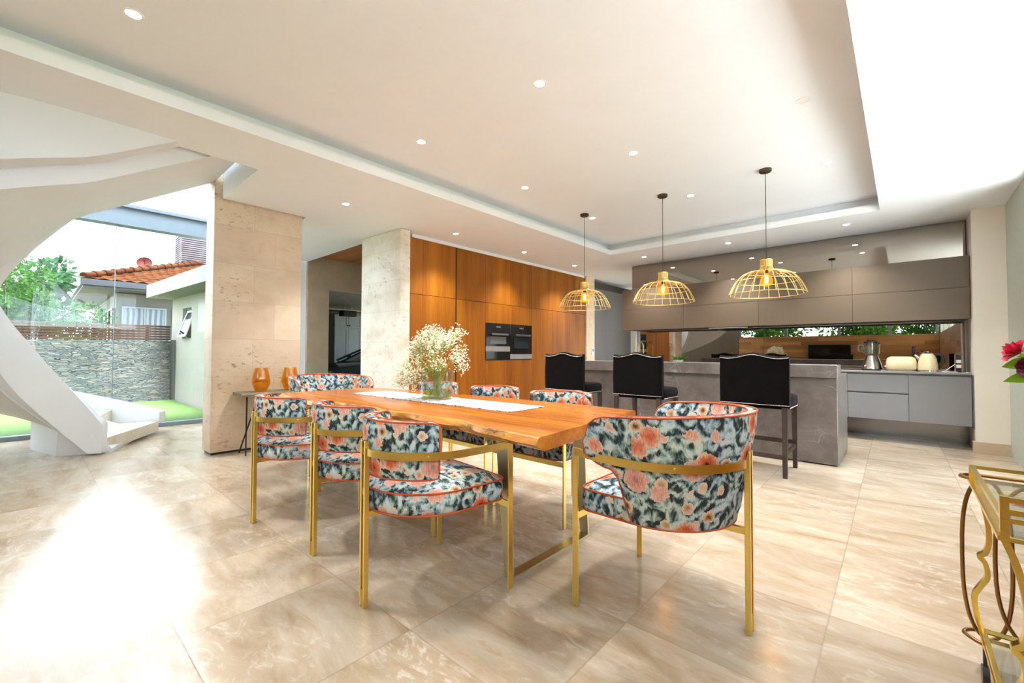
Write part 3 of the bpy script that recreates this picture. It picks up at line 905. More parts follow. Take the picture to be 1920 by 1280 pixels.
# ---------------------------------------------------------------- vase with gypsophila
VX, VY = -2.67, 2.085
VZ = TZ + .006
v = thing('glass_vase', 'clear glass cylinder vase holding white blossoms on the runner', 'vase', (VX, VY, VZ))
bm = B(); lathe(bm, [(.0, .0), (.116, .0), (.120, .006), (.120, .215), (.116, .217), (.114, .215), (.114, .014), (.0, .012)], 36); O('body', bm, M['clear_glass'], v, smooth=40)
bm = B(); lathe(bm, [(.0, .014), (.1125, .015), (.1125, .066), (.0, .067)], 32); O('water', bm, M['water'], v, smooth=40)
fl = thing('blossom_bouquet', 'airy bouquet of tiny white blossoms in the glass vase on the table', 'flowers', (VX, VY, VZ+.02))
rnd = random.Random(5)
bs, bb = B(), B()
def blossom(c, r):
    ball(bb, c, r, 1, (1, 1, .75))
heads = []
for k in range(46):
    a = rnd.uniform(0, 2*PI); q = rnd.uniform(.0, 1)
    top = Vector((math.cos(a)*.25*q**.6 - .02, math.sin(a)*.23*q**.6, .46 - .22*q*q + rnd.uniform(-.07, .04)))
    if k % 4 == 0: top = Vector((-.10 + rnd.uniform(-.14, .05), -.17 + rnd.uniform(-.07, .10), rnd.uniform(.06, .26)))
    if k in (1, 2, 5): top = Vector((-.05 + rnd.uniform(-.06, .02), -.02, .49))
    if k in (6, 9): top = Vector((.10 + rnd.uniform(-.03, .03), .10, .48))
    a2 = a + PI + rnd.uniform(-.6, .6)
    base = Vector((math.cos(a2)*.085*rnd.random(), math.sin(a2)*.085*rnd.random(), .0))
    rim = Vector((math.cos(a)*.085*q, math.sin(a)*.085*q, .20))
    tube(bs, smoothpath([base, rim, (rim+top)/2 + Vector((0, 0, .02)), top], 4), .0019, 4)
    for b in range(26):
        d = Vector((rnd.gauss(0, 1), rnd.gauss(0, 1), rnd.gauss(0, .75))); d.normalize(); d *= rnd.uniform(.02, .085)
        tip = top + d
        st0 = top + (base-top)*rnd.uniform(.02, .22)
        tube(bs, [st0, (st0+tip)/2 + Vector((0, 0, .006)), tip], .0008, 3)
        for m in range(rnd.randint(2, 4)):
            e = Vector((rnd.gauss(0, .010), rnd.gauss(0, .010), rnd.gauss(0, .008)))
            blossom(tip + e, rnd.uniform(.0036, .0072))
O('stems', bs, M['stem_green'], fl, fix=False, smooth=60); O('blossoms', bb, M['blossom'], fl, fix=False)

# ---------------------------------------------------------------- stools
def make_stool(label):
    t = thing('bar_stool', label, 'stool', group='black velvet bar stools at the island')
    bm = B(); W = .300
    n = 28; rings = []
    for i in range(n+1):
        u = -1 + 2*i/n; x = W*u
        top = 1.118 + .040*math.exp(-(u/.42)**2) + .012*max(0, abs(u)-.75)/.25
        yo = -.275 + .012*u*u; yi = yo + .085
        e = .012 if i in (0, n) else 0
        rings.append([(x, yo+e, .655), (x, yi-e, .655), (x, yi-e-.01, .75), (x, yi-e-.012, top-.018), (x, yi-.03, top-.002), (x, yo+.03, top), (x, yo+e+.004, top-.014), (x, yo+e-.008, .9)])
    loft(bm, rings); O('backrest', bm, M['velvet'], t, smooth=50)
    bm = B(); pr = [(-.012, .620), (0, .632), (.008, .68), (.002, .728), (-.014, .742), (-.08, .752), (-.18, .756)]
    rings = []
    for d, z in pr:
        hx, y0, y1, c = .288+d, -.19-d*.2, .255+d, .05
        ring = []
        for (cx, cy, a0) in ((hx-c, y1-c, 0), (-hx+c, y1-c, 90), (-hx+c, y0+c, 180), (hx-c, y0+c, 270)):
            for i in range(5):
                q = math.radians(a0+90*i/4); ring.append((cx+c*math.cos(q), cy+c*math.sin(q), z))
        rings.append(ring)
    loft(bm, rings); O('seat', bm, M['velvet'], t, smooth=50)
    for sx in (-1, 1):
        for y0, dy in ((-.245, -.02), (.225, .01)):
            bm = B(); hexa(bm, [(sx*.262-.018, y0-.018+dy, 0), (sx*.262+.018, y0-.018+dy, 0), (sx*.262+.018, y0+.018+dy, 0), (sx*.262-.018, y0+.018+dy, 0)],
                               [(sx*.262-.023, y0-.023, .64), (sx*.262+.023, y0-.023, .64), (sx*.262+.023, y0+.023, .64), (sx*.262-.023, y0+.023, .64)])
            O('leg', bm, M['dark_wood_leg'], t)
    for y, z in ((-.255, .185), (.228, .26)):
        bm = B(); box(bm, -.245, .245, y-.012, y+.012, z-.02, z+.02); O('stretcher', bm, M['dark_wood_leg'], t)
    for sx in (-1, 1):
        bm = B(); box(bm, sx*.262-.011, sx*.262+.011, -.24, .215, .205, .24); O('stretcher', bm, M['dark_wood_leg'], t)
    def studs(pts):
        bm = B()
        for q in pts: ball(bm, q, .0046, 1)
        O('nailhead_trim', bm, M['nailhead'], t, fix=False, smooth=180)
    us_ = [-.985 + 1.97*i/65 for i in range(66)]
    studs([(W*u, -.278+.012*u*u, 1.096 + .040*math.exp(-(u/.42)**2) + .012*max(0, abs(u)-.75)/.25) for u in us_])
    studs([(W*u, -.281+.012*u*u, .664) for u in us_])
    for sx in (-1, 1): studs([(sx*.291, -.17+.39*i/39, .634) for i in range(40)])
    studs([(-.25+.5*i/49, .258, .634) for i in range(50)])
    return t
s3 = make_stool('black velvet bar stool at the open right end of the island')
s3.location = (-1.08, 4.92, 0)
dup(s3, 'black velvet bar stool in the middle of the island row', (-2.285, 4.92, 0), 0)
dup(s3, 'black velvet bar stool nearest the timber cupboards', (-3.315, 4.92, 0), 0)

# ---------------------------------------------------------------- island
isl = thing('kitchen_island', 'grey veined marble kitchen island with a raised breakfast bar', 'kitchen island', (-2.0, 5.95, 0))
def il(*a): return (a[0]+2.0, a[1]+2.0, a[2]-5.95, a[3]-5.95, a[4], a[5])
bm = B(); box(bm, *il(-3.50, -.50, 5.475, 6.48, .012, .900), .003, 1); O('base', bm, M['marble'], isl)
bm = B(); box(bm, *il(-3.46, -.62, 5.50, 6.45, 0, .012)); O('toe_recess', bm, M['dark_void'], isl)
bm = B(); box(bm, *il(-3.53, -.492, 5.430, 5.755, .900, 1.032), .003, 1); O('breakfast_bar', bm, M['marble'], isl)
bm = B(); box(bm, *il(-3.505, -.495, 5.757, 6.49, .9005, .921), .002, 1); O('worktop', bm, M['marble'], isl)
# ---------------------------------------------------------------- kitchen run
gU = 'wall cupboards over the splashback'
UX = [-3.98, -2.82, -1.66, -.507, .612]
names = ['taupe handleless wall cupboard at the pantry end of the row', 'taupe handleless wall cupboard second from the pantry passage, over the left stools',
         'taupe handleless wall cupboard behind the right hand pendant lamp', 'taupe handleless wall cupboard beside the plaster column']
for k in range(4):
    x0, x1 = UX[k]+.0015, UX[k+1]-.0015; xm = (x0+x1)/2
    c = thing('wall_cupboard', names[k], 'cupboard', (xm, 7.85, 1.577), 0, gU)
    hw = (x1-x0)/2
    bm = B(); box(bm, -hw, hw, -.279, .280, .008, .765); O('carcass', bm, M['dark_void'], c)
    for z0, z1 in ((0, .3815), (.3855, .766)):
        bm = B(); box(bm, -hw, hw, -.30, -.281, z0, z1, .0015, 1); O('door', bm, M['taupe_lacquer'], c)
t = thing('extractor_hood', 'slim steel extractor strip under the wall cupboards', 'extractor', (-2.13, 7.78, 1.55))
bm = B(); box(bm, -.30, .30, -.16, .2, .008, .0265, .003, 1); O('body', bm, M['steel'], t)
bm = B(); box(bm, -.2, .2, -.08, .12, .004, .008); O('filter', bm, M['black_metal'], t)

gB = 'floating base units under the splashback'
def base_unit(x0, x1, fronts, label):
    xm = (x0+x1)/2; hw = (x1-x0)/2 - .0015
    c = thing('base_cabinet', label, 'cabinet', (xm, 7.8, .29), 0, gB)
    bm = B(); box(bm, -hw, hw, -.328, .30, .006, .607); O('carcass', bm, M['slate_lacquer'], c)
    for nm, z0, z1 in fronts:
        bm = B(); box(bm, -hw, hw, -.35, -.330, z0, z1, .0015, 1); O(nm, bm, M['grey_lacquer'], c)
    return c
base_unit(-.565, .045, [('drawer', .0, .335), ('drawer', .355, .585)], 'grey two drawer base unit right of the island')
base_unit(.045, .600, [('door', .0, .585)], 'grey single door base unit beside the plaster column')
base_unit(-1.72, -.565, [('drawer', .0, .335), ('drawer', .355, .585)], 'grey base unit hidden behind the right end of the island')
base_unit(-2.82, -1.72, [('door', .0, .585)], 'grey base unit hidden behind the middle of the island')
base_unit(-3.92, -2.82, [('door', .0, .585)], 'grey base unit under the sink tap')
bm = B(); box(bm, -1.96, 1.96+.605, -.375, .345, .9005, .921, .002, 1)
tag(O('worktop', bm, M['grey_worktop'], None, (-1.96, 7.80, 0)), 'thin grey stone worktop along the kitchen wall', 'worktop')
bm = B(); box(bm, .6035, .616, 7.44, 8.14, .27, .899); tag(O('end_panel', bm, M['slate_lacquer']), 'dark panel closing the base units against the column', 'panel')
bm = B(); box(bm, -3.90, .615, 8.02, 8.03, .0, .289)
tag(O('steel_plinth', bm, M['steel_dark']), 'brushed steel plinth under the floating base units', 'plinth')
WT = .9215
# tap
t = thing('kitchen_tap', 'brass gooseneck tap in front of the mirror splashback', 'tap', (-3.74, 7.93, WT))
bm = B(); lathe(bm, [(0, 0), (.027, 0), (.027, .02), (.016, .03), (.014, .10), (0, .10)], 16); O('base', bm, M['brass'], t, smooth=40)
bm = B(); tube(bm, [(0, 0, .05), (0, 0, .32)] + [(-.055+.055*math.cos(q), 0, .34+.10*math.sin(q)) for q in [PI*i/10 for i in range(11)]] + [(-.11, 0, .25)], .011, 10); O('spout', bm, M['brass'], t, smooth=60)
bm = B(); tube(bm, [(.014, 0, .07), (.07, 0, .085)], .006, 8); O('lever', bm, M['brass'], t, smooth=60)
# blender
t = thing('blender', 'steel jug blender with glass jug and black lid on the worktop', 'blender', (-.33, 7.75, WT))
bm = B(); lathe(bm, [(0, .018), (.098, .018), (.098, .03), (.090, .08), (.070, .14), (.058, .185), (.056, .20), (0, .20)], 28); O('motor_base', bm, M['steel'], t, smooth=35)
bm = B(); lathe(bm, [(0, 0), (.104, 0), (.104, .018), (0, .018)], 24); O('foot', bm, M['black_plastic'], t, smooth=35)
bm = B(); lathe(bm, [(0, .205), (.050, .205), (.066, .225), (.076, .34), (.080, .372), (.077, .372), (.072, .34), (.062, .23), (0, .212)], 28); O('jug', bm, M['clear_glass'], t, smooth=35)
bm = B(); lathe(bm, [(0, .372), (.080, .372), (.078, .392), (.045, .398), (.04, .415), (0, .415)], 24); O('lid', bm, M['black_plastic'], t, smooth=35)
bm = B(); tube(bm, smoothpath([(-.076, -.01, .345), (-.125, -.02, .34), (-.13, -.02, .27), (-.072, -.01, .245)], 5), .010, 8); O('handle', bm, M['clear_glass'], t, smooth=60)
bm = B(); ball(bm, (-.06, -.075, .06), .014, 2); O('dial', bm, M['chrome'], t, smooth=180)
# toaster
t = thing('toaster', 'cream rounded toaster between the blender and the kettle', 'toaster', (-.02, 7.76, WT))
bm = B(); rings = []
for z, d in ((.016, -.010), (.03, 0), (.11, .002), (.165, -.008), (.188, -.035), (.194, -.06)):
    hx, hy, c = .152+d, .095+d, .055+min(0, d)*.4
    ring = []
    for (cx, cy, a0) in ((hx-c, hy-c, 0), (-hx+c, hy-c, 90), (-hx+c, -hy+c, 180), (hx-c, -hy+c, 270)):
        for i in range(7):
            q = math.radians(a0+90*i/6); ring.append((cx+c*math.cos(q), cy+c*math.sin(q), z))
    rings.append(ring)
loft(bm, rings); O('body', bm, M['cream_enamel'], t, smooth=50)
bm = B(); box(bm, -.135, .135, -.08, .08, 0, .016, .004, 1); O('foot', bm, M['chrome'], t)
for y in (-.025, .025):
    bm = B(); box(bm, -.10, .10, y-.014, y+.014, .193, .198); O('slot', bm, M['black_plastic'], t)
bm = B(); box(bm, -.185, -.150, -.012, .012, .145, .16, .004, 1); O('lever', bm, M['chrome'], t)
bm = B(); lathe(bm, [(0, 0), (.02, 0), (.018, .02), (0, .022)], 14); O('knob', bm, M['chrome'], t, (-.155, -.03, .05), smooth=40)
# kettle
t = thing('kettle', 'cream domed kettle with black handle beside the toaster', 'kettle', (.235, 7.72, WT))
bm = B(); lathe(bm, [(0, .020), (.098, .020), (.100, .04), (.096, .10), (.084, .165), (.066, .215), (.05, .232), (0, .236)], 28); O('body', bm, M['cream_enamel'], t, smooth=40)
bm = B(); lathe(bm, [(0, 0), (.100, 0), (.100, .018), (0, .019)], 24); O('base', bm, M['chrome'], t, smooth=35)
bm = B(); lathe(bm, [(0, .234), (.048, .233), (.03, .246), (.012, .25), (.012, .262), (0, .266)], 20); O('lid', bm, M['chrome'], t, smooth=40)
bm = B(); tube(bm, smoothpath([(.055, -.01, .222), (.115, -.02, .215), (.145, -.025, .165), (.125, -.02, .085)], 6), lambda k: .014+.004*math.sin(PI*k), 8, up=(0,1,0)); O('handle', bm, M['black_plastic'], t, smooth=60)
bm = B(); tube(bm, [(-.075, .01, .165), (-.105, .015, .20), (-.12, .017, .215)], lambda k: .022-.008*k, 10); O('spout', bm, M['chrome'], t, smooth=60)
# whisk handle standing in a pot behind the toaster
t = thing('utensil_pot', 'steel utensil pot with a black handled tool behind the toaster', 'utensil pot', (.10, 7.93, WT))
bm = B(); lathe(bm, [(0, 0), (.042, 0), (.045, .14), (.042, .14), (.039, .008), (0, .006)], 20); O('pot', bm, M['steel'], t, smooth=35)
bm = B(); tube(bm, [(.0, 0, .01), (.008, 0, .2)], .004, 6); tube(bm, [(.008, 0, .2), (.012, 0, .33)], lambda k: .013+.006*k, 10); O('tool', bm, M['black_plastic'], t, smooth=50)
# charging stand
t = thing('charging_stand', 'upright chrome framed black charging stand near the column', 'charger', (.512, 7.74, WT))
bm = B(); box(bm, -.031, .031, -.012, .012, 0, .225, .003, 1); O('body', bm, M['black_plastic'], t)
bm = B()
for sx in (-1, 1): box(bm, sx*.031-.005, sx*.031+.005, -.015, .013, 0, .23)
box(bm, -.036, .036, -.015, .013, .222, .232); O('frame', bm, M['chrome'], t)
for z in (.055, .115):
    bm = B(); box(bm, -.022, .022, -.04, -.012, z, z+.04, .006, 2); O('plug', bm, M['white_plastic'], t)
bm = B(); tube(bm, smoothpath([(.48, 7.70, WT+.10), (.42, 7.69, WT+.045), (.385, 7.68, WT+.012), (.36, 7.62, WT+.006), (.40, 7.58, WT+.006), (.46, 7.61, WT+.006), (.50, 7.66, WT+.006)], 6), .0045, 6)
tag(O('power_cable', bm, M['white_plastic'], smooth=60), 'white power cable trailing from the charging stand over the worktop', 'cable')
bm = B(); tube(bm, [(.575+.026*math.cos(2*PI*i/16), 7.60+.026*math.sin(2*PI*i/16), WT+.004) for i in range(16)], .004, 6, True, (0,0,1))
tag(O('metal_ring', bm, M['chrome'], smooth=60), 'small metal ring lying at the column end of the worktop', 'ring')

# things on the breakfast bar
BT = 1.0325
t = thing('succulent', 'low green succulent in a white bowl on the breakfast bar', 'plant', (-2.15, 5.6, BT))
bm = B(); lathe(bm, [(0, 0), (.035, 0), (.055, .025), (.058, .03), (.053, .03), (.03, .008), (0, .008)], 20); O('bowl', bm, M['white_ceramic'], t, smooth=40)
bm = B(); rr_ = random.Random(3)
for k in range(34):
    a_ = rr_.uniform(0, 2*PI); l = rr_.uniform(.05, .11); e = rr_.uniform(.1, .8); d = Vector((math.cos(a_), math.sin(a_), e)).normalized(); s_ = d.cross(Vector((0,0,1))).normalized()
    p = Vector((math.cos(a_)*.02, math.sin(a_)*.02, .02)); w_ = .012
    q = [p, p+d*l*.5+s_*w_, p+d*l+Vector((0,0,.01)), p+d*l*.5-s_*w_]
    up_ = s_.cross(d).normalized()*.004
    hexa(bm, q, [x+up_ for x in q])
O('leaves', bm, M['succulent'], t)
t = thing('ring_stand', 'slim dark metal stand with a square loop on the breakfast bar', 'stand', (-2.27, 5.60, BT))
bm = B(); lathe(bm, [(0, 0), (.03, 0), (.028, .006), (0, .008)], 16); O('foot', bm, M['bronze_dark'], t, smooth=40)
bm = B(); tube(bm, [(0, 0, .006), (0, 0, .20)], .003, 6); O('rod', bm, M['bronze_dark'], t)
bm = B(); tube(bm, [(-.018, 0, .20), (.018, 0, .20), (.018, 0, .24), (-.018, 0, .24)], .0028, 6, True, (0,1,0)); O('loop', bm, M['bronze_dark'], t)

# ---------------------------------------------------------------- timber cupboard wall
WX = -5.2
def tall(y0, y1, label, doors, mat='veneer', z1=2.80, nm='tall_cupboard', grp='tall oak cupboards'):
    ym = (y0+y1)/2; hw = (y1-y0)/2-.0015
    c = thing(nm, label, 'cupboard', (WX-.2, ym, 0), 0, grp)
    bm = B(); box(bm, -.18, .176, -hw, hw, .0, z1); O('carcass', bm, M['dark_void'], c)
    for a0, a1, b0, b1 in doors:
        bm = B(); box(bm, .179, .2, a0-ym+.0015, a1-ym-.0015, b0, b1, .001, 1); O('door', bm, M[mat], c)
    return c
ZJ = 1.987
tall(3.49, 3.79, 'narrow oak cupboard beside the pale stone wall end', [(3.49, 3.79, .09, ZJ-.003), (3.49, 3.79, ZJ+.003, 2.8)])
tall(3.79, 4.415, 'tall oak cupboard behind the white blossoms', [(3.79, 4.415, .09, ZJ-.003), (3.79, 4.415, ZJ+.003, 2.8)])
tall(4.44, 5.07, 'tall oak cupboard just left of the built-in ovens', [(4.44, 5.07, .09, ZJ-.003), (4.44, 5.07, ZJ+.003, 2.8)])
c = thing('oven_housing', 'oak cupboard unit housing the two built-in ovens', 'cupboard', (WX-.2, 5.6825, 0), 0, 'tall oak cupboards')
bm = B(); box(bm, -.18, .176, -.611, .611, 0, 1.018); box(bm, -.18, .176, -.611, .611, 1.648, 2.80); box(bm, -.18, -.16, -.611, .611, 1.018, 1.648); O('carcass', bm, M['dark_void'], c)
for a0, a1, b0, b1 in ((-.611, 0, ZJ+.003, 2.8), (.002, .611, ZJ+.003, 2.8), (-.611, .611, 1.650, ZJ-.003), (-.611, .611, .09, 1.014)):
    bm = B(); box(bm, .179, .2, a0, a1, b0, b1, .001, 1); O('door' if b0 != 1.65 else 'fascia', bm, M['veneer'], c)
tall(6.295, 6.95, 'tall oak cupboard just right of the built-in ovens', [(6.295, 6.95, .09, ZJ-.003), (6.295, 6.95, ZJ+.003, 2.8)])
tall(6.95, 8.145, 'wide oak cupboard beside the slim stone pier', [(6.95, 8.145, .09, ZJ-.003), (6.95, 8.145, ZJ+.003, 2.8)])
bm = B(); box(bm, WX-.38, WX-.006, 3.60, 8.15, 2.802, ZC); struct('trim_cupboards', bm, M['white_paint'], 'white plaster strip over the oak cupboards', 'trim')
bm = B(); box(bm, WX-.37, WX+.0, 4.417, 4.438, 0, 2.80); tag(O('filler_strip', bm, M['bronze_dark']), 'dark vertical filler strip between the oak cupboards', 'panel')
bm = B(); box(bm, -5.80, -5.66, 3.62, 11.05, 0, ZC)
struct('wall_cupboards', bm, M['white_paint'], 'wall behind the oak cupboards', 'wall')
for y0, y1, lb in ((8.495, 9.06, 'dark grey tall pantry cupboard next to the slim stone pier'), (9.06, 9.55, 'dark grey tall pantry cupboard second along the passage'), (9.55, 10.3, 'dark grey tall pantry cupboard deepest in the passage')):
    tall(y0, y1, lb, [(y0, y1, .09, 2.62)], 'slate_lacquer', 2.78, 'pantry_cupboard', 'grey pantry cupboards')
def oven(y0, y1, label, left):
    ym = (y0+y1)/2; hw = (y1-y0)/2-.003
    c = thing('built_in_oven', label, 'oven', (WX-.15, ym, 1.02), 0, 'built-in ovens')
    bm = B(); box(bm, .0, .148, -hw, hw, .002, .622, .002, 1); O('body', bm, M['black_metal'], c)
    bm = B(); box(bm, .149, .158, -hw, hw, .505, .622, .001, 1); p = O('control_panel', bm, M['black_glass'], c)
    bm = B(); box(bm, .158, .1592, -.05, .06, .555, .58); O('display', bm, M['slate_lacquer'], p)
    z0 = .235 if left else .10
    bm = B(); box(bm, .149, .160, -hw, hw, z0, .500, .002, 1); d = O('door', bm, M['black_glass'], c)
    bm = B(); box(bm, .160, .1612, -hw*.66, hw*.66, z0+.04 if left else z0+.10, .40); O('door_window', bm, M['car_glass'] if not left else M['slate_lacquer'], d)  # left oven gets a paler grey window
    bm = B(); box(bm, .175, .195, -hw*.62, hw*.72, .425, .458, .006, 2)
    for y in (-hw*.5, hw*.6): box(bm, .158, .178, y-.01, y+.01, .434, .45)
    O('handle', bm, M['steel'], d)
    bm = B(); box(bm, .149, .159, -hw, hw, z0-.09, z0-.004, .001, 1); O('trim_bar', bm, M['grey_worktop'], c)
    if left:
        bm = B(); box(bm, .149, .158, -hw, hw, .004, .140, .001, 1); O('warming_drawer', bm, M['black_glass'], c)
    return c
oven(5.075, 5.682, 'black built-in oven with a paler window and steel band, left of the pair', True)
oven(5.684, 6.290, 'black built-in oven with dark door, right of the pair', False)
t = thing('wall_intercom', 'small white wall handset on the slim stone pier', 'intercom', (-5.168, 8.38, 1.18))
bm = B(); box(bm, .0, .02, -.035, .035, -.075, .075, .005, 2); O('case', bm, M['white_plastic'], t)
bm = B(); box(bm, .02, .022, -.018, .028, -.005, .05); O('screen', bm, M['slate_lacquer'], t)

# ---------------------------------------------------------------- pendants
def pendant(x, y, label):
    t = thing('pendant_lamp', label, 'pendant lamp', (x, y, 1.757), 0, 'gold cage pendants over the stools')
    H = ZT - 1.757
    bm = B(); lathe(bm, [(0, H), (.058, H), (.058, H-.022), (.05, H-.03), (0, H-.03)], 28); O('canopy', bm, M['bronze_dark'], t, smooth=40)
    bm = B(); tube(bm, [(0, 0, H-.03), (0, 0, .33)], .0035, 6); O('cord', bm, M['bronze_dark'], t)
    prof = [(.052, .355), (.053, .285), (.062, .258), (.088, .242), (.130, .234), (.182, .221), (.236, .192), (.286, .135), (.325, .062), (.350, .0)]
    bm = B(); n = 22
    for k in range(n):
        a = 2*PI*k/n
        path = smoothpath([(r*math.cos(a), r*math.sin(a), z) for r, z in prof], 3)
        tube(bm, path, .0036, 5)
    for r, z in ((.350, 0), (.286, .135), (.182, .221), (.053, .350), (.053, .285)):
        tube(bm, [(r*math.cos(2*PI*i/40), r*math.sin(2*PI*i/40), z) for i in range(40)], .0040, 5, True, (0,0,1))
    O('cage_shade', bm, M['cage_gold'], t, smooth=60)
    bm = B(); lathe(bm, [(.044, .356), (.045, .284), (.056, .256), (.084, .239), (.125, .230), (.124, .227), (.08, .235), (.052, .252), (.041, .282), (.041, .350), (0, .352)], 28); O('shade_cap', bm, M['cage_gold'], t, smooth=50)
    bm = B(); lathe(bm, [(0, .345), (.02, .345), (.02, .225), (.016, .215), (0, .215)], 16); O('socket', bm, M['bronze_dark'], t, smooth=40)
    bm = B(); lathe(bm, [(.014, .216), (.018, .205), (.038, .185), (.056, .155), (.060, .135), (.056, .112), (.042, .092), (.02, .080), (0, .077)], 24); b = O('bulb', bm, M['bulb_glass'], t, smooth=60)
    bm = B()
    for k in range(6):
        a = 2*PI*k/6
        tube(bm, [(.010*math.cos(a), .010*math.sin(a), .195), (.016*math.cos(a+.3), .016*math.sin(a+.3), .15), (.010*math.cos(a+.5), .010*math.sin(a+.5), .112)], .0026, 5)
    O('filament', bm, M['filament'], b)
    l = bpy.data.lights.new('pendant_bulb_light', 'POINT'); l.energy = PEND_W; l.color = (1, .62, .25); l.shadow_soft_size = .05
    o = bpy.data.objects.new('pendant_bulb_light', l); COL.objects.link(o); o.location = (0, 0, .135); o.parent = t
pendant(-1.029, 5.03, 'gold wire cage pendant lamp nearest the plaster column')
pendant(-2.119, 5.03, 'gold wire cage pendant lamp, middle of the three')
pendant(-3.219, 5.03, 'gold wire cage pendant lamp nearest the oak cupboards')

# ---------------------------------------------------------------- downlights
def downlight(x, y, z, label, w=1.0, on=True):
    t = thing('recessed_downlight' if on else 'ceiling_sensor', label, 'downlight' if on else 'sensor', (x, y, z), 0, 'recessed ceiling downlights' if on else None)
    bm = B(); lathe(bm, [(.034, -.0005), (.036, -.004), (.046, -.004), (.048, -.0005)], 24); O('rim', bm, M['white_plastic'], t, smooth=40)
    bm = B(); lathe(bm, [(0, -.0025), (.034, -.0025), (.034, -.001), (0, -.001)], 20); O('lens', bm, M['led'] if on else M['white_plastic'], t)
    if not on: return
    l = bpy.data.lights.new('downlight_beam', 'SPOT'); l.energy = SPOT_W*w; l.color = (.95, .975, 1); l.spot_size = math.radians(105); l.spot_blend = .8; l.shadow_soft_size = .14
    o = bpy.data.objects.new('downlight_beam', l); COL.objects.link(o); o.location = (0, 0, -.012); o.parent = t
D = [(-3.19, .33, ZT, 'recessed downlight in the ceiling tray nearest the stair'),
     (-3.20, 2.30, ZT, 'recessed downlight in the ceiling tray, second out from the stair along the left row'),
     (-3.205, 3.75, ZT, 'recessed downlight in the ceiling tray, third along the left row'),
     (-3.225, 5.24, ZT, 'recessed downlight in the ceiling tray just beyond the leftmost pendant cord'),
     (-1.875, 2.35, ZT, 'recessed downlight in the middle of the ceiling tray over the dining table'),
     (-1.875, 3.78, ZT, 'recessed downlight in the ceiling tray between table and middle pendant'),
     (-1.875, 5.27, ZT, 'recessed downlight in the ceiling tray right of the middle pendant canopy'),
     (-.558, 2.42, ZT, 'recessed downlight cut by the top edge of the picture'),
     (-.541, 5.28, ZT, 'recessed downlight in the ceiling tray right of the last pendant canopy'),
     (-4.73, 2.36, ZC, 'recessed downlight in the low ceiling beside the travertine pier'),
     (-4.73, 4.01, ZC, 'recessed downlight over the oak cupboards, first from the pale stone wall end'),
     (-4.74, 5.53, ZC, 'recessed downlight over the built-in ovens'),
     (-4.73, 7.03, ZC, 'recessed downlight over the oak cupboards, nearest the slim stone pier'),
     (-3.38, 7.21, ZC, 'recessed downlight before the mirror strip at the pantry end'),
     (-1.98, 7.15, ZC, 'recessed downlight before the middle of the mirror strip'),
     (-.53, 7.14, ZC, 'recessed downlight before the column end of the mirror strip')]
for x, y, z, lb in D: downlight(x, y, z, lb)
downlight(-.53, 3.83, ZT, 'unlit round ceiling fitting beside the right edge of the tray', on=False)

# ---------------------------------------------------------------- console with amber vases
t = thing('console_table', 'narrow stone topped console against the travertine pier', 'console table', (-5.47, 1.95, 0))
bm = B(); rings = []
for i in range(21):
    y = -.44 + .88*i/20; w = .150 + .008*math.sin(i*1.7) + .005*math.sin(i*4.1)
    rings.append([(-.165, y, .655), (w, y, .652), (w+.006, y, .672), (w-.004, y, .69), (-.165, y, .69)])
loft(bm, rings); O('top', bm, M['console_stone'], t, smooth=30)
for y in (-.36, .30):
    bm = B(); tube(bm, [(-.12, y+.05, .654), (.11, y-.02, 0.004)], .008, 8); tube(bm, [(.11, y+.10, .654), (-.12, y-.02, 0.004)], .008, 8); O('leg', bm, M['black_metal'], t, smooth=50)
def avase(x, y, label):
    v = thing('amber_vase', label, 'vase', (x, y, .6905), 0, 'amber glass vases on the console')
    bm = B(); lathe(bm, [(0, .0), (.052, .0), (.060, .006), (.092, .085), (.095, .115), (.085, .18), (.066, .262), (.0655, .27), (.061, .27), (.062, .26), (.080, .18), (.090, .115), (.086, .085), (.055, .016), (0, .014)], 36)
    O('body', bm, M['amber_glass'], v, smooth=60)
avase(-5.45, 1.74, 'tapered amber glass vase standing alone at the left end of the console')
avase(-5.45, 2.055, 'tapered amber glass vase partly hidden behind the far armchair')
# ---------------------------------------------------------------- bar cart and roses
CX, CY = .36, 1.93
t = thing('bar_cart', 'brass and glass bar cart with scrolled legs at the right edge', 'bar cart', (CX, CY, 0))
def cl(x, y, z): return (x-CX, y-CY, z)
X0, X1, Y0, Y1 = .178, .60, 1.60, 2.27
bm = B()
for z, w, hgt in ((.745, .014, .012), (.700, .030, .010)):
    strip(bm, [cl(X0, Y0, z), cl(X1, Y0, z), cl(X1, Y1, z), cl(X0, Y1, z)], w, hgt, loop=True)
for x, y in ((X0, Y0), (X1, Y0), (X0, Y1), (X1, Y1)): box(bm, x-CX-.008, x-CX+.008, y-CY-.008, y-CY+.008, .70, .748)
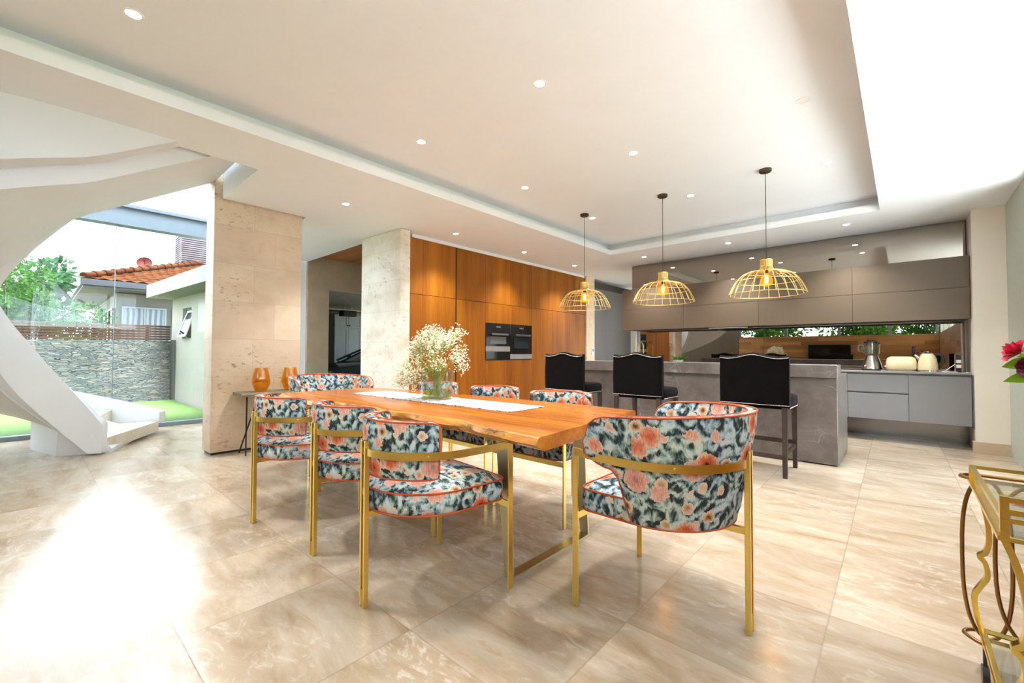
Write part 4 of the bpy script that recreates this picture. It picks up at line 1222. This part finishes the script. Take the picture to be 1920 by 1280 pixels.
# raised gallery at the near end
for z in (.795, .766): strip(bm, [cl(X0, Y0, z), cl(X1, Y0, z)], .012, .013)
for x in (X0, X1): box(bm, x-CX-.008, x-CX+.008, Y0-CY-.0085, Y0-CY+.0085, .7485, .803)
O('top_tray', bm, M['cart_brass'], t)
bm = B(); box(bm, X0-CX+.012, X1-CX-.012, Y0-CY+.012, Y1-CY-.012, .703, .708); O('glass_shelf', bm, M['smoke_glass'], t)
bm = B()
for z in (.175, .145): strip(bm, [cl(X0+.02, Y0, z), cl(X1-.02, Y0, z), cl(X1-.02, Y1, z), cl(X0+.02, Y1, z)], .014, .012, loop=True)
O('lower_frame', bm, M['cart_brass'], t)
bm = B(); box(bm, X0-CX+.03, X1-CX-.03, Y0-CY+.01, Y1-CY-.01, .150, .155); O('glass_shelf', bm, M['smoke_glass'], t)
prof = [(.0, .695), (.018, .64), (.032, .57), (.036, .50), (.028, .455), (.012, .436), (.026, .415), (.030, .37), (.012, .33), (-.002, .29), (.004, .22), (.018, .15), (.026, .065)]
for x, y, s in ((X0, Y1-.012, 1), (X0, Y0+.012, 1), (X1, Y1-.012, -1), (X1, Y0+.012, -1)):
    bm = B(); strip(bm, smoothpath([cl(x+s*d, y, z) for d, z in prof], 5), .014, .022, up=(0, 1, 0)); O('leg', bm, M['cart_brass'], t, smooth=50)
for x in (X0+.02, X1-.02):
    for y in (Y0+.02, Y1-.02):
        bm = B(); tube(bm, [cl(x-.009, y, .032), cl(x+.009, y, .032)], .032, 18); tube(bm, [cl(x, y, .05), cl(x, y, .12)], .006, 6); O('caster', bm, M['black_plastic'], t, smooth=40)
def oval(cx, cy, cz, a, b, n=40):
    out = []
    for i in range(n):
        q = 2*PI*i/n; c, s = math.cos(q), math.sin(q)
        out.append(cl(cx + a*math.copysign(abs(c)**.9, c), cy, cz + b*math.copysign(abs(s)**.75, s)))
    return out
for x in (.215, .56):
    bm = B(); tube(bm, oval(x, 2.335, .405, .062, .285), .0062, 8, True, (0, 1, 0)); O('oval_support', bm, M['antique_brass'], t, smooth=60)
for x in (.345, .43):
    bm = B(); tube(bm, oval(x, 2.33, .405, .11, .285), .0062, 8, True, (0, 1, 0)); O('oval_support', bm, M['antique_brass'], t, smooth=60)
for z in (.698, .125):
    path = [cl(X0+.03, Y1-.01, z), cl(X0+.002, Y1+.012, z), cl(X0-.016, Y1+.034, z)] + [cl(X0-.025+.055*(1-math.cos(q)), Y1+.05+.055*math.sin(q), z) for q in [PI*.5*i/8 for i in range(9)]] + [cl(X1+.025-.055*(1-math.cos(q)), Y1+.05+.055*math.sin(q), z) for q in [PI*.5*(8-i)/8 for i in range(9)]] + [cl(X1, Y1-.01, z)]
    bm = B(); tube(bm, path, .0068, 8, up=(0, 0, 1)); O('bowed_rail', bm, M['antique_brass'], t, smooth=60)
# rose bouquet in a vase
RX, RY, RZ = .45, 2.02, .7085
v = thing('rose_vase', 'clear glass vase of red roses standing on the bar cart', 'vase', (RX, RY, RZ))
bm = B(); lathe(bm, [(0, 0), (.05, 0), (.055, .01), (.048, .12), (.062, .26), (.058, .26), (.044, .12), (.05, .016), (0, .014)], 28); O('body', bm, M['clear_glass'], v, smooth=50)
def rose(bm, c, r, axis):
    rr = random.Random(int((c[0]*7+c[2]*13)*1000))
    A = Vector(axis).normalized(); Q = Vector((0, 0, 1)).rotation_difference(A).to_matrix()
    c = Vector(c)
    for k in range(19):
        t_ = k/18; a0 = k*2.4; rad = r*(.12 + .86*t_); h = r*(.75 - .55*t_); wid = 1.25 - .25*t_
        rows = []
        for j in range(5):
            v_ = j/4; row = []
            for i in range(7):
                u = -1 + 2*i/6
                ang = a0 + u*wid*.62
                q = rad*(.35 + .65*math.sin(v_*PI*.5)) + (.10*r*v_*v_*t_)
                ruff = 1 + .05*math.sin(5*u + k)*v_
                z = -r*.35 + (h + r*.35)*v_*(1 - .30*u*u*v_) + (-.22*r*t_*v_**3)
                row.append(c + Q @ Vector((q*ruff*math.cos(ang), q*ruff*math.sin(ang), z)))
            rows.append(row)
        vs = [[bm.verts.new(p) for p in row] for row in rows]
        for j in range(4):
            for i in range(6): bm.faces.new((vs[j][i], vs[j][i+1], vs[j+1][i+1], vs[j+1][i]))
bq = thing('rose_bouquet', 'bunch of crimson and burgundy roses leaning out of the cart vase', 'flowers', (RX, RY, RZ+.02))
def rl(x, y, z): return (x-RX, y-RY, z-RZ-.02)
R_ = [((.262, 2.10, 1.163), .040, 'rose_red', (-.75, -.2, .55)), ((.283, 2.045, 1.112), .036, 'rose_dark', (-.7, -.55, .0)), ((.33, 2.12, 1.20), .042, 'rose_red', (-.3, .1, .9)),
      ((.40, 1.98, 1.19), .042, 'rose_dark', (-.1, -.5, .8)), ((.47, 2.06, 1.22), .045, 'rose_red', (.1, .1, 1)), ((.54, 1.98, 1.17), .042, 'rose_red', (.5, -.3, .7))]
sb = B()
for c, r, m, ax in R_:
    bm = B(); rose(bm, rl(*c), r, ax); O('rose', bm, M[m], bq, smooth=180)
    tube(sb, smoothpath([rl(RX + (c[0]-RX)*-.1, RY, RZ+.035), rl(RX + (c[0]-RX)*.15, RY+(c[1]-RY)*.1, RZ+.25), rl(*(Vector(c)-Vector(ax).normalized()*r*.4))], 5), .003, 5)
O('stems', sb, M['stem_green'], bq)
bm = B(); rr_ = random.Random(9)
def leaf(bm, p, d, l, w, nrm):
    d = Vector(d).normalized(); s_ = d.cross(Vector(nrm)).normalized(); n_ = s_.cross(d)
    P = []
    for j in range(6):
        v_ = j/5; ww = w*math.sin(PI*min(1, v_*1.0)**.8)*(1 if j not in (0, 5) else .05)
        cpt = Vector(p) + d*l*v_ - n_*l*.25*v_*v_
        P.append([cpt - s_*ww + n_*ww*.25, cpt, cpt + s_*ww + n_*ww*.25])
    vs = [[bm.verts.new(q) for q in row] for row in P]
    for j in range(5):
        for i in range(2): bm.faces.new((vs[j][i], vs[j][i+1], vs[j+1][i+1], vs[j+1][i]))
leaf(bm, rl(.300, 2.06, 1.125), (-.8, .25, -.1), .075, .020, (-.4, -.8, .4)); leaf(bm, rl(.315, 2.05, 1.085), (-.85, .1, -.12), .085, .021, (-.3, -.8, .5)); leaf(bm, rl(.33, 2.04, 1.15), (-.7, -.2, .05), .07, .02, (0, -.6, .8))
for k in range(14):
    a_ = rr_.uniform(0, 2*PI); leaf(bm, rl(RX+.06*math.cos(a_), RY+.05*math.sin(a_), rr_.uniform(.98, 1.12)), (math.cos(a_), math.sin(a_), .3), .07, .022, (0, 0, 1))
O('leaves', bm, M['rose_leaf'], bq, smooth=180)
def petal(x, y, a_, label):
    bm = B(); leaf(bm, (0, 0, .006), (math.cos(a_), math.sin(a_), .15), .06, .02, (0, 0, 1)); 
    tag(O('fallen_petal', bm, M['rose_dark'], None, (x, y, .709), smooth=180), label, 'petal', 'fallen petals on the bar cart')
petal(.225, 1.90, -.6, 'dark red petal fallen near the open edge of the cart glass')
petal(.262, 1.84, -.2, 'dark red petal fallen behind the cart gallery rail')

# ---------------------------------------------------------------- television wall behind
t = thing('television', 'black flat television on the long black sideboard, seen in the splashback', 'television', (-1.99, YB+.20, .64))
bm = B(); box(bm, -.63, .63, -.02, .02, .13, .83, .006, 2); O('panel', bm, M['black_plastic'], t)
bm = B(); box(bm, -.615, .615, .020, .022, .15, .815); O('screen', bm, M['black_glass'], t)
bm = B(); box(bm, -.25, .25, -.12, .12, 0, .012); box(bm, -.04, .04, -.03, .0, .012, .2); O('stand', bm, M['black_metal'], t)
t = thing('sideboard', 'long low black sideboard against the timber wall, seen in the splashback', 'sideboard', (-2.9, YB+.26, 0))
bm = B(); box(bm, -1.95, 1.95, -.24, .24, .06, .639, .004, 1); O('body', bm, M['black_plastic'], t)
bm = B(); box(bm, -1.9, 1.9, -.2, .2, 0, .06); O('plinth', bm, M['black_metal'], t)
for k in range(4):
    bm = B(); box(bm, -1.94+.97*k, -.98+.97*k, .241, .256, .07, .63); O('door', bm, M['slate_lacquer'], t)

# ---------------------------------------------------------------- garden, walls, neighbours
bm = B(); box(bm, -60, 40, -45, 45, -.3, -.13)
struct('ground', bm, M['earth'], 'ground of the plot outside the house', 'ground')
bm = B(); box(bm, -12.98, XL-.06, -9, 2.22, -.12, -.01)
o = O('lawn', bm, M['grass']); tag(o, 'bright green lawn between the glass wall and the slate wall', 'grass', kind='stuff')
bm = B(); box(bm, XR+.14, 8, -8, 12, -.12, -.03); box(bm, -9, XR, -9, YB-.16, -.12, -.03); box(bm, -3.85, .8, 8.42, 12, -.12, -.03)
struct('patio', bm, M['paving'], 'paved terrace around the glazed walls', 'floor')
bm = B(); box(bm, -13.35, -13.0, -9, 2.17, -.13, 1.39); tag(O('boundary_wall', bm, M['slate']), 'stacked slate garden wall below the timber fence', 'wall', kind='structure')
bm = B(); box(bm, -13.3, -13.05, 2.17, 2.34, -.13, 1.42); tag(O('gate_post', bm, M['slate_lacquer']), 'dark post between slate wall and white outbuilding', 'post', kind='structure')
t = thing('slat_fence', 'brown horizontal slat fence on top of the slate wall', 'fence', (-13.12, -3, 1.394))
bm = B()
for k in range(6): box(bm, -.02, .005, -6, 5.17, .012+.060*k, .060+.060*k)
O('slats', bm, M['fence_wood'], t)
for y in (-3.0, -.6, 1.8, 3.85, 4.75):
    bm = B(); box(bm, -.06, -.021, y-.03, y+.03, 0, .37); O('post', bm, M['fence_wood'], t)

# white outbuilding with slab roof
t = thing('outbuilding', 'white outbuilding with a flat slab roof beyond the lawn', 'building', (-13.5, 1.764, 0), math.radians(4))
bm = B()
for a in ((.15, .95, .48, .66, -.13, 2.43), (1.60, 4.85, .48, .66, -.13, 2.43), (.95, 1.60, .48, .66, -.13, 1.44), (.95, 1.60, .48, .66, 2.15, 2.43), (.15, .33, .66, 7.4, -.13, 2.43)): box(bm, *a)
O('walls', bm, M['render_wall'], t)
bm = B(); box(bm, 0, 4.86, 0, 7.5, 2.43, 2.73); O('roof_slab', bm, M['concrete'], t)
bm = B()
for a in ((.95, .985, .56, .61, 1.44, 2.15), (1.565, 1.60, .56, .61, 1.44, 2.15), (.985, 1.565, .56, .61, 1.44, 1.475), (.985, 1.565, .56, .61, 2.115, 2.15)): box(bm, *a)
wf = O('window', bm, M['frame_grey'], t)
def sq(x0, x1, z0, z1):
    f = lambda z: .56 - .20*(2.1-z)/.62
    return [(x0, f(z0), z0), (x1, f(z0), z0), (x1, f(z0)+.03, z0), (x0, f(z0)+.03, z0)], [(x0, f(z1), z1), (x1, f(z1), z1), (x1, f(z1)+.03, z1), (x0, f(z1)+.03, z1)]
bm = B()
for a in ((1.0, 1.05, 1.48, 2.10), (1.50, 1.55, 1.48, 2.10), (1.05, 1.50, 1.48, 1.53), (1.05, 1.50, 2.05, 2.10)): hexa(bm, *sq(*a))
sf = O('sash', bm, M['white_plastic'], wf)
bm = B(); hexa(bm, *[[(x, y+.01 if k < 2 else y-.01, z) for k, (x, y, z) in enumerate(q)] for q in sq(1.05, 1.50, 1.53, 2.05)]); O('pane', bm, M['car_glass'], wf)

# neighbour house
t = thing('neighbour_house', 'grey neighbouring house with a terracotta hip roof', 'house', (-21, 5, 0))
def hl(x, y, z): return (x+21, y-5, z)
bm = B(); box(bm, -27+21, -18.85+21, 1.72-5, 9-5, -.13, 3.02); O('walls', bm, M['house_wall'], t)
bm = B(); hexa(bm, [hl(-27.9, .9, 3.06), hl(-18, .9, 3.06), hl(-18, 10, 3.06), hl(-27.9, 10, 3.06)], [hl(-27.9, .9, 3.12), hl(-18, .9, 3.12), hl(-18, 10, 3.12), hl(-27.9, 10, 3.12)]); O('eaves', bm, M['soffit_board'], t)
bm = B(); strip(bm, [hl(-27.9, .88, 3.21), hl(-17.98, .88, 3.21), hl(-17.98, 10, 3.21)], .10, .18); O('gutter', bm, M['gutter'], t)
PIT = .40
bm = B()
def slope(fn, nu, nv):
    """tiled slope: barrel waves across, steps up the slope"""
    rows = []
    for j in range(nv+1):
        for e in (0, 1):
            row = []
            for i in range(nu+1):
                u = i/nu
                p = Vector(fn(u, min(1, (j+ (0 if e == 0 else .96))/nv)))
                h_ = .045*abs(math.sin(PI*i/4)) + (.05 if e == 0 else 0)
                row.append(p + Vector((0, 0, h_)))
            rows.append(row)
    vs = [[bm.verts.new(p) for p in r] for r in rows]
    for j in range(len(vs)-1):
        for i in range(nu): bm.faces.new((vs[j][i], vs[j][i+1], vs[j+1][i+1], vs[j+1][i]))
RD = 4.1
def fs(u, v):     # slope facing the lawn (plus X)
    w = RD*v; y0 = .9 + w; y1 = 10 - w*.2
    return hl(-18 - w, y0 + (y1-y0)*u, 3.26 + PIT*w)
def fw(u, v):     # slope facing minus Y
    w = RD*v; x1 = -18 - w; x0 = -27.9
    return hl(x1 + (x0-x1)*u, .9 + w, 3.26 + PIT*w)
slope(fs, 120, 15); slope(fw, 120, 15)
O('tiled_roof', bm, M['terracotta'], t, smooth=50, fix=True)
bm = B()
for k in range(17):
    w = RD*k/17; tube(bm, [hl(-18-w, .9+w, 3.37+PIT*w), hl(-18-w-.27, .9+w+.27, 3.36+PIT*(w+.27))], lambda q: .12-.03*q, 10)
O('hip_tiles', bm, M['terracotta'], t, smooth=50)
def win(x0, x1, y0, y1, z0, z1, mat, nm='window'):
    bm = B()
    if abs(x1-x0) < .2:
        for a in ((y0-.05, y0, z0-.05, z1+.05), (y1, y1+.05, z0-.05, z1+.05), (y0, y1, z0-.05, z0), (y0, y1, z1, z1+.05), ((y0+y1)/2-.02, (y0+y1)/2+.02, z0, z1)):
            box(bm, x0+21, x1+21, a[0]-5, a[1]-5, a[2], a[3])
        f_ = O(nm, bm, M['frame_grey'], t)
        bm = B(); box(bm, x0+21+.005, x1+21-.03, y0-5, y1-5, z0, z1); O('pane', bm, mat, f_)
    else:
        for a in ((x0-.05, x0, z0-.05, z1+.05), (x1, x1+.05, z0-.05, z1+.05), (x0, x1, z0-.05, z0), (x0, x1, z1, z1+.05), ((x0+x1)/2-.03, (x0+x1)/2+.03, z0, z1)):
            box(bm, a[0]+21, a[1]+21, y0-5, y1-5, a[2], a[3])
        f_ = O(nm, bm, M['black_metal'], t)
        bm = B(); box(bm, x0+21, x1+21, y0-5+.03, y1-5-.005, z0, z1); O('pane', bm, mat, f_)
win(-18.84, -18.77, 1.90, 2.95, .9, 2.55, M['curtain']); win(-18.84, -18.77, 3.2, 4.3, .9, 2.55, M['curtain'])
win(-21.2, -19.1, 1.64, 1.715, .2, 2.5, M['car_glass'], 'sliding_window')
bm = B(); tube(bm, smoothpath([hl(-22.6, 1.0, 3.05), hl(-22.6, 1.3, 2.85), hl(-22.6, 1.62, 2.75), hl(-22.6, 1.64, 2.3), hl(-22.6, 1.64, 0)], 5), .05, 8); O('downpipe', bm, M['gutter'], t, smooth=50)
d = thing('satellite_dish', 'round red satellite dish above the terracotta roof', 'satellite dish', (-20.1, 2.56, 3.98))
bm = B(); Q = Vector((0, 0, 1)).rotation_difference(Vector((1, -.3, .35)).normalized()).to_matrix().to_4x4()
lathe(bm, [(0, 0), (.15, .015), (.28, .05), (.36, .10), (.36, .115), (.28, .065), (.15, .03), (0, .015)], 28); bm.transform(Matrix.Translation((0, 0, .30)) @ Q @ Matrix.Diagonal((.62, .62, .62, 1))); O('reflector', bm, M['red_paint'], d, smooth=60)
bm = B(); tube(bm, [(0, 0, -.10), (0, 0, .42)], .025, 8); tube(bm, [(0, 0, .36), (.40, -.12, .42)], .012, 6); O('mast', bm, M['red_paint'], d)
bm = B()
for k in range(24): box(bm, -22.45+21, -21.55+21, 3.83-5, 4.87-5, 3.85+.085*k, 3.90+.085*k)
box(bm, -22.37+21, -21.63+21, 3.90-5, 4.80-5, 3.3, 5.9)
ch = O('chimney_louvres', bm, M['louvre_wood'], t)
for x in (-22.43, -21.57):
    for y in (3.85, 4.85):
        bm = B(); box(bm, x+21-.03, x+21+.03, y-5-.03, y-5+.03, 3.3, 5.96); O('post', bm, M['louvre_wood'], ch)
bm = B(); hexa(bm, [(-4.5, -2.0, 3.0), (-2.0, -2.0, 3.0), (-2.0, 1.5, 3.0), (-4.5, 1.5, 3.0)], [(-4.2, -.1, 5.15), (-2.3, -.1, 5.15), (-2.3, .2, 5.15), (-4.2, .2, 5.15)]); O('rear_gable', bm, M['red_paint'], t)

# ---------------------------------------------------------------- shrubs and trees
def shrub(name, label, loc, w, h, n, mat, seed, trunk=.5, ls=.16, group='trees and shrubs outside', cat='tree'):
    r = random.Random(seed)
    t = thing(name, label, cat, loc, 0, group)
    bm = B()
    blobs = [(Vector((r.gauss(0, .30)*w, r.gauss(0, .30)*w, trunk*h + (1-trunk)*h*r.random())), w*r.uniform(.16, .34)) for _ in range(16)]
    for k in range(n):
        c, q = blobs[r.randrange(len(blobs))]
        d = Vector((r.gauss(0, 1), r.gauss(0, 1), r.gauss(0, 1))).normalized()
        p = c + d*q*r.uniform(.6, 1.0)
        ax = (d + Vector((r.gauss(0, .6), r.gauss(0, .6), r.gauss(0, .6)-.2))).normalized(); s_ = ax.cross(Vector((r.gauss(0, 1), r.gauss(0, 1), r.gauss(0, 1)))).normalized()
        l = ls*r.uniform(.7, 1.3); ww = l*.24
        vs = [bm.verts.new(x) for x in (p, p+ax*l*.45+s_*ww, p+ax*l, p+ax*l*.45-s_*ww)]
        bm.faces.new(vs)
    O('foliage', bm, mat, t, fix=False)
    bm = B()
    for k in range(4):
        c = blobs[k*3][0]; tube(bm, smoothpath([(r.uniform(-.08, .08), r.uniform(-.08, .08), 0), (c.x*.3, c.y*.3, c.z*.5), tuple(c)], 4), lambda q: .05*(1-.7*q), 6)
    O('trunk', bm, M['trunk'], t, smooth=60)
    return t
shrub('garden_tree', 'dense leafy tree behind the fence at the left edge', (-15.6, -.45, -.13), 1.7, 3.0, 7000, M['leaf'], 11, .30, .10)
shrub('garden_tree', 'loose pale leaved tree rising behind the denser foliage', (-16.4, -.05, -.13), 1.4, 3.7, 1300, M['leaf_blue'], 12, .55, .22)
shrub('garden_shrub', 'bright green shrub just over the fence before the grey house', (-14.6, .55, -.13), 1.1, 2.35, 3500, M['leaf'], 13, .45, .085, cat='shrub')
# greenery around the terrace, seen in the mirrors
for k, (x, y, h_) in enumerate([(-4.5, -7.0, 4.2), (-1.8, -8.4, 4.8), (.7, -7.0, 4.0), (3.4, -8.0, 4.6), (-7.3, -8.2, 4.6)]):
    shrub('terrace_tree', 'leafy tree outside the strip window, %s' % ['beyond the end of the sideboard', 'directly behind the television', 'right of the television', 'past the timber corner', 'beyond the stair'][k],
          (x, y, -.13), 2.15, h_, 4800, M['leaf'], 30+k, .22, .19)
shrub('terrace_tree', 'leafy tree outside the pantry garden door', (-1.7, 12.9, -.13), 1.2, 3.4, 1800, M['leaf'], 41, .15, .22)
shrub('terrace_tree', 'leafy tree outside the glazed side wall', (4.4, 6.2, -.13), 2.0, 3.6, 1800, M['leaf'], 42, .15, .24)

# ---------------------------------------------------------------- garage
bm = B(); box(bm, -13.2, -8.44, 2.8, 9.0, -.12, 0); struct('floor_garage', bm, M['garage_wall'], 'garage floor', 'floor')
bm = B(); box(bm, -13.19, -13.1, 2.75, 9.0, 0, 2.40); struct('wall_garage', bm, M['garage_wall'], 'dark back wall of the garage', 'wall')
t = thing('garage_cupboard', 'pale panelled double cupboard at the back of the garage', 'cupboard', (-12.85, 6.43, 0))
bm = B(); box(bm, -.22, .22, -.44, .44, 0, 2.27); O('carcass', bm, M['garage_white'], t)
for y0, y1 in ((-.43, -.004), (.004, .43)):
    for z0, z1 in ((.05, 1.86), (1.88, 2.25)):
        bm = B(); box(bm, .221, .238, y0, y1, z0, z1, .003, 1)
        box(bm, .238, .246, y0, y0+.06, z0, z1); box(bm, .238, .246, y1-.06, y1, z0, z1); box(bm, .238, .246, y0+.06, y1-.06, z1-.06, z1); box(bm, .238, .246, y0+.06, y1-.06, z0, z0+.06)
        dd = O('door', bm, M['garage_white'], t)
        bm = B(); yk = y1-.03 if y0 < 0 else y0+.03; box(bm, .247, .27, yk-.012, yk+.012, (1.0 if z0 < 1 else 1.93), (1.06 if z0 < 1 else 1.97)); O('handle', bm, M['black_metal'], dd)
t = thing('garage_door_motor', 'dark garage door motor hanging from the garage ceiling', 'motor', (-11.6, 5.9, 2.42))
bm = B(); box(bm, -.14, .14, -.2, .2, -.28, -.12, .03, 2); O('housing', bm, M['black_metal'], t)
bm = B(); box(bm, -.02, .02, -.12, -.09, -.13, 0); box(bm, -.02, .02, .09, .12, -.13, 0); box(bm, -.03, .03, -1.2, .8, -.115, -.085); O('rail', bm, M['steel'], t)
# car: lofted body along Y, nose towards minus Y
t = thing('car', 'dark blue car parked inside the garage', 'car', (-10.5, 6.4, 0))
secs = [(-2.15, .42, .60, .62), (-2.05, .30, .72, .78), (-1.6, .25, .80, .86), (-.95, .24, .88, .90), (-.55, .24, .93, .91), (.1, .24, .97, .92), (1.2, .24, .98, .92), (1.9, .28, .96, .88), (2.15, .45, .80, .78)]
bm = B(); rings = []
for y, z0, z1, w in secs:
    rings.append([(-w*.96, y, z0), (-w, y, (z0+z1)*.5), (-w*.93, y, z1-.05), (-w*.6, y, z1+.01), (w*.6, y, z1+.01), (w*.93, y, z1-.05), (w, y, (z0+z1)*.5), (w*.96, y, z0)])
loft(bm, rings); O('body', bm, M['car_paint'], t, smooth=50)
bm = B(); rings = []
for y, zt, w in ((-.95, .90, .72), (-.2, 1.26, .66), (.15, 1.40, .62), (.9, 1.43, .62), (1.5, 1.30, .62), (1.95, .98, .68)):
    rings.append([(-w*1.12, y, .90), (-w, y, zt-.03), (-w*.8, y, zt), (w*.8, y, zt), (w, y, zt-.03), (w*1.12, y, .90)])
loft(bm, rings); cab = O('cabin', bm, M['car_glass'], t, smooth=50)
bm = B()
for sx in (-1, 1): tube(bm, smoothpath([(sx*.80, -.95, .92), (sx*.68, -.2, 1.26), (sx*.60, .15, 1.42), (sx*.60, .9, 1.45), (sx*.62, 1.5, 1.32), (sx*.72, 1.95, 1.0)], 5), .028, 8)
box(bm, -.50, .50, .12, 1.1, 1.425, 1.455, .01, 2); O('roof', bm, M['car_paint'], t, smooth=50)
for sx in (-1, 1):
    for y in (-1.4, 1.45):
        bm = B(); tube(bm, [(sx*.68, y, .325), (sx*.90, y, .325)], .325, 24); wh = O('wheel', bm, M['black_plastic'], t, smooth=40)
        bm = B(); tube(bm, [(sx*.88, y, .325), (sx*.912, y, .325)], .21, 20); O('rim', bm, M['steel'], wh, smooth=40)
for sx in (-1, 1):
    bm = B(); ball(bm, (sx*.98, -.50, 1.0), .09, 2, (1, .6, .7)); O('mirror', bm, M['car_paint'], t, smooth=180)
    bm = B(); ball(bm, (sx*.66, -2.03, .64), .10, 2, (1.3, .5, .6)); O('headlight', bm, M['chrome'], t, smooth=180)
l = bpy.data.lights.new('garage_fill_added', 'AREA'); l.energy = 4; l.size = 1.0; l.color = (.75, .88, 1)  # added fill lamp without a fixture, brightens the garage interior
o = bpy.data.objects.new('garage_fill_added', l); COL.objects.link(o); o.location = (-10.6, 4.2, 2.55)

# ---------------------------------------------------------------- daylight
W = bpy.data.worlds.new('overcast_sky'); SC.world = W; W.use_nodes = True
nt = W.node_tree; nt.nodes.clear()
wo = nt.nodes.new('ShaderNodeOutputWorld'); bg = nt.nodes.new('ShaderNodeBackground')
tc = nt.nodes.new('ShaderNodeTexCoord'); sp = nt.nodes.new('ShaderNodeSeparateXYZ'); rp = nt.nodes.new('ShaderNodeValToRGB')
nt.links.new(tc.outputs['Generated'], sp.inputs[0]); nt.links.new(sp.outputs[2], rp.inputs[0])
rp.color_ramp.elements[0].position = .0; rp.color_ramp.elements[0].color = (.76, .88, 1, 1)
rp.color_ramp.elements[1].position = .8; rp.color_ramp.elements[1].color = (.80, .90, 1, 1)
nt.links.new(rp.outputs[0], bg.inputs[0]); bg.inputs[1].default_value = SKY
nt.links.new(bg.outputs[0], wo.inputs[0])
sun = bpy.data.lights.new('hazy_sun', 'SUN'); sun.energy = SUNW; sun.angle = math.radians(20); sun.color = (.95, .97, 1)
so = bpy.data.objects.new('hazy_sun', sun); COL.objects.link(so)
so.rotation_euler = Vector((-.20, .06, -.98)).to_track_quat('-Z', 'Y').to_euler()
def portal(name, c, nrm, sx, sy):
    l = bpy.data.lights.new(name, 'AREA'); l.shape = 'RECTANGLE'; l.size = sx; l.size_y = sy; l.energy = 1
    l.cycles.is_portal = True
    o = bpy.data.objects.new(name, l); COL.objects.link(o); o.location = c
    n_ = Vector(nrm); z = -n_; x = Vector((0, 0, 1)).cross(z).normalized(); y = z.cross(x)
    m = Matrix((x, y, z)).transposed().to_4x4(); m.translation = Vector(c); o.matrix_world = m
if PORTALS:
    portal('window_portal', (XL-.2, (YB+2.32)/2, 3.0), (1, 0, 0), 2.32-YB, 6.0)
    portal('window_portal', (XR+.2, 6.0, 1.45), (-1, 0, 0), 2.75, 2.75)
    portal('window_portal', (XR+.2, .66, 2.34), (-1, 0, 0), 7.9, 1.02)
    portal('window_portal', (-2.1, YB-.2, 2.33), (0, 1, 0), 5.9, 1.05)
    portal('window_portal', (-3.75, 9.1, 1.25), (-1, 0, 0), 1.5, 2.45)
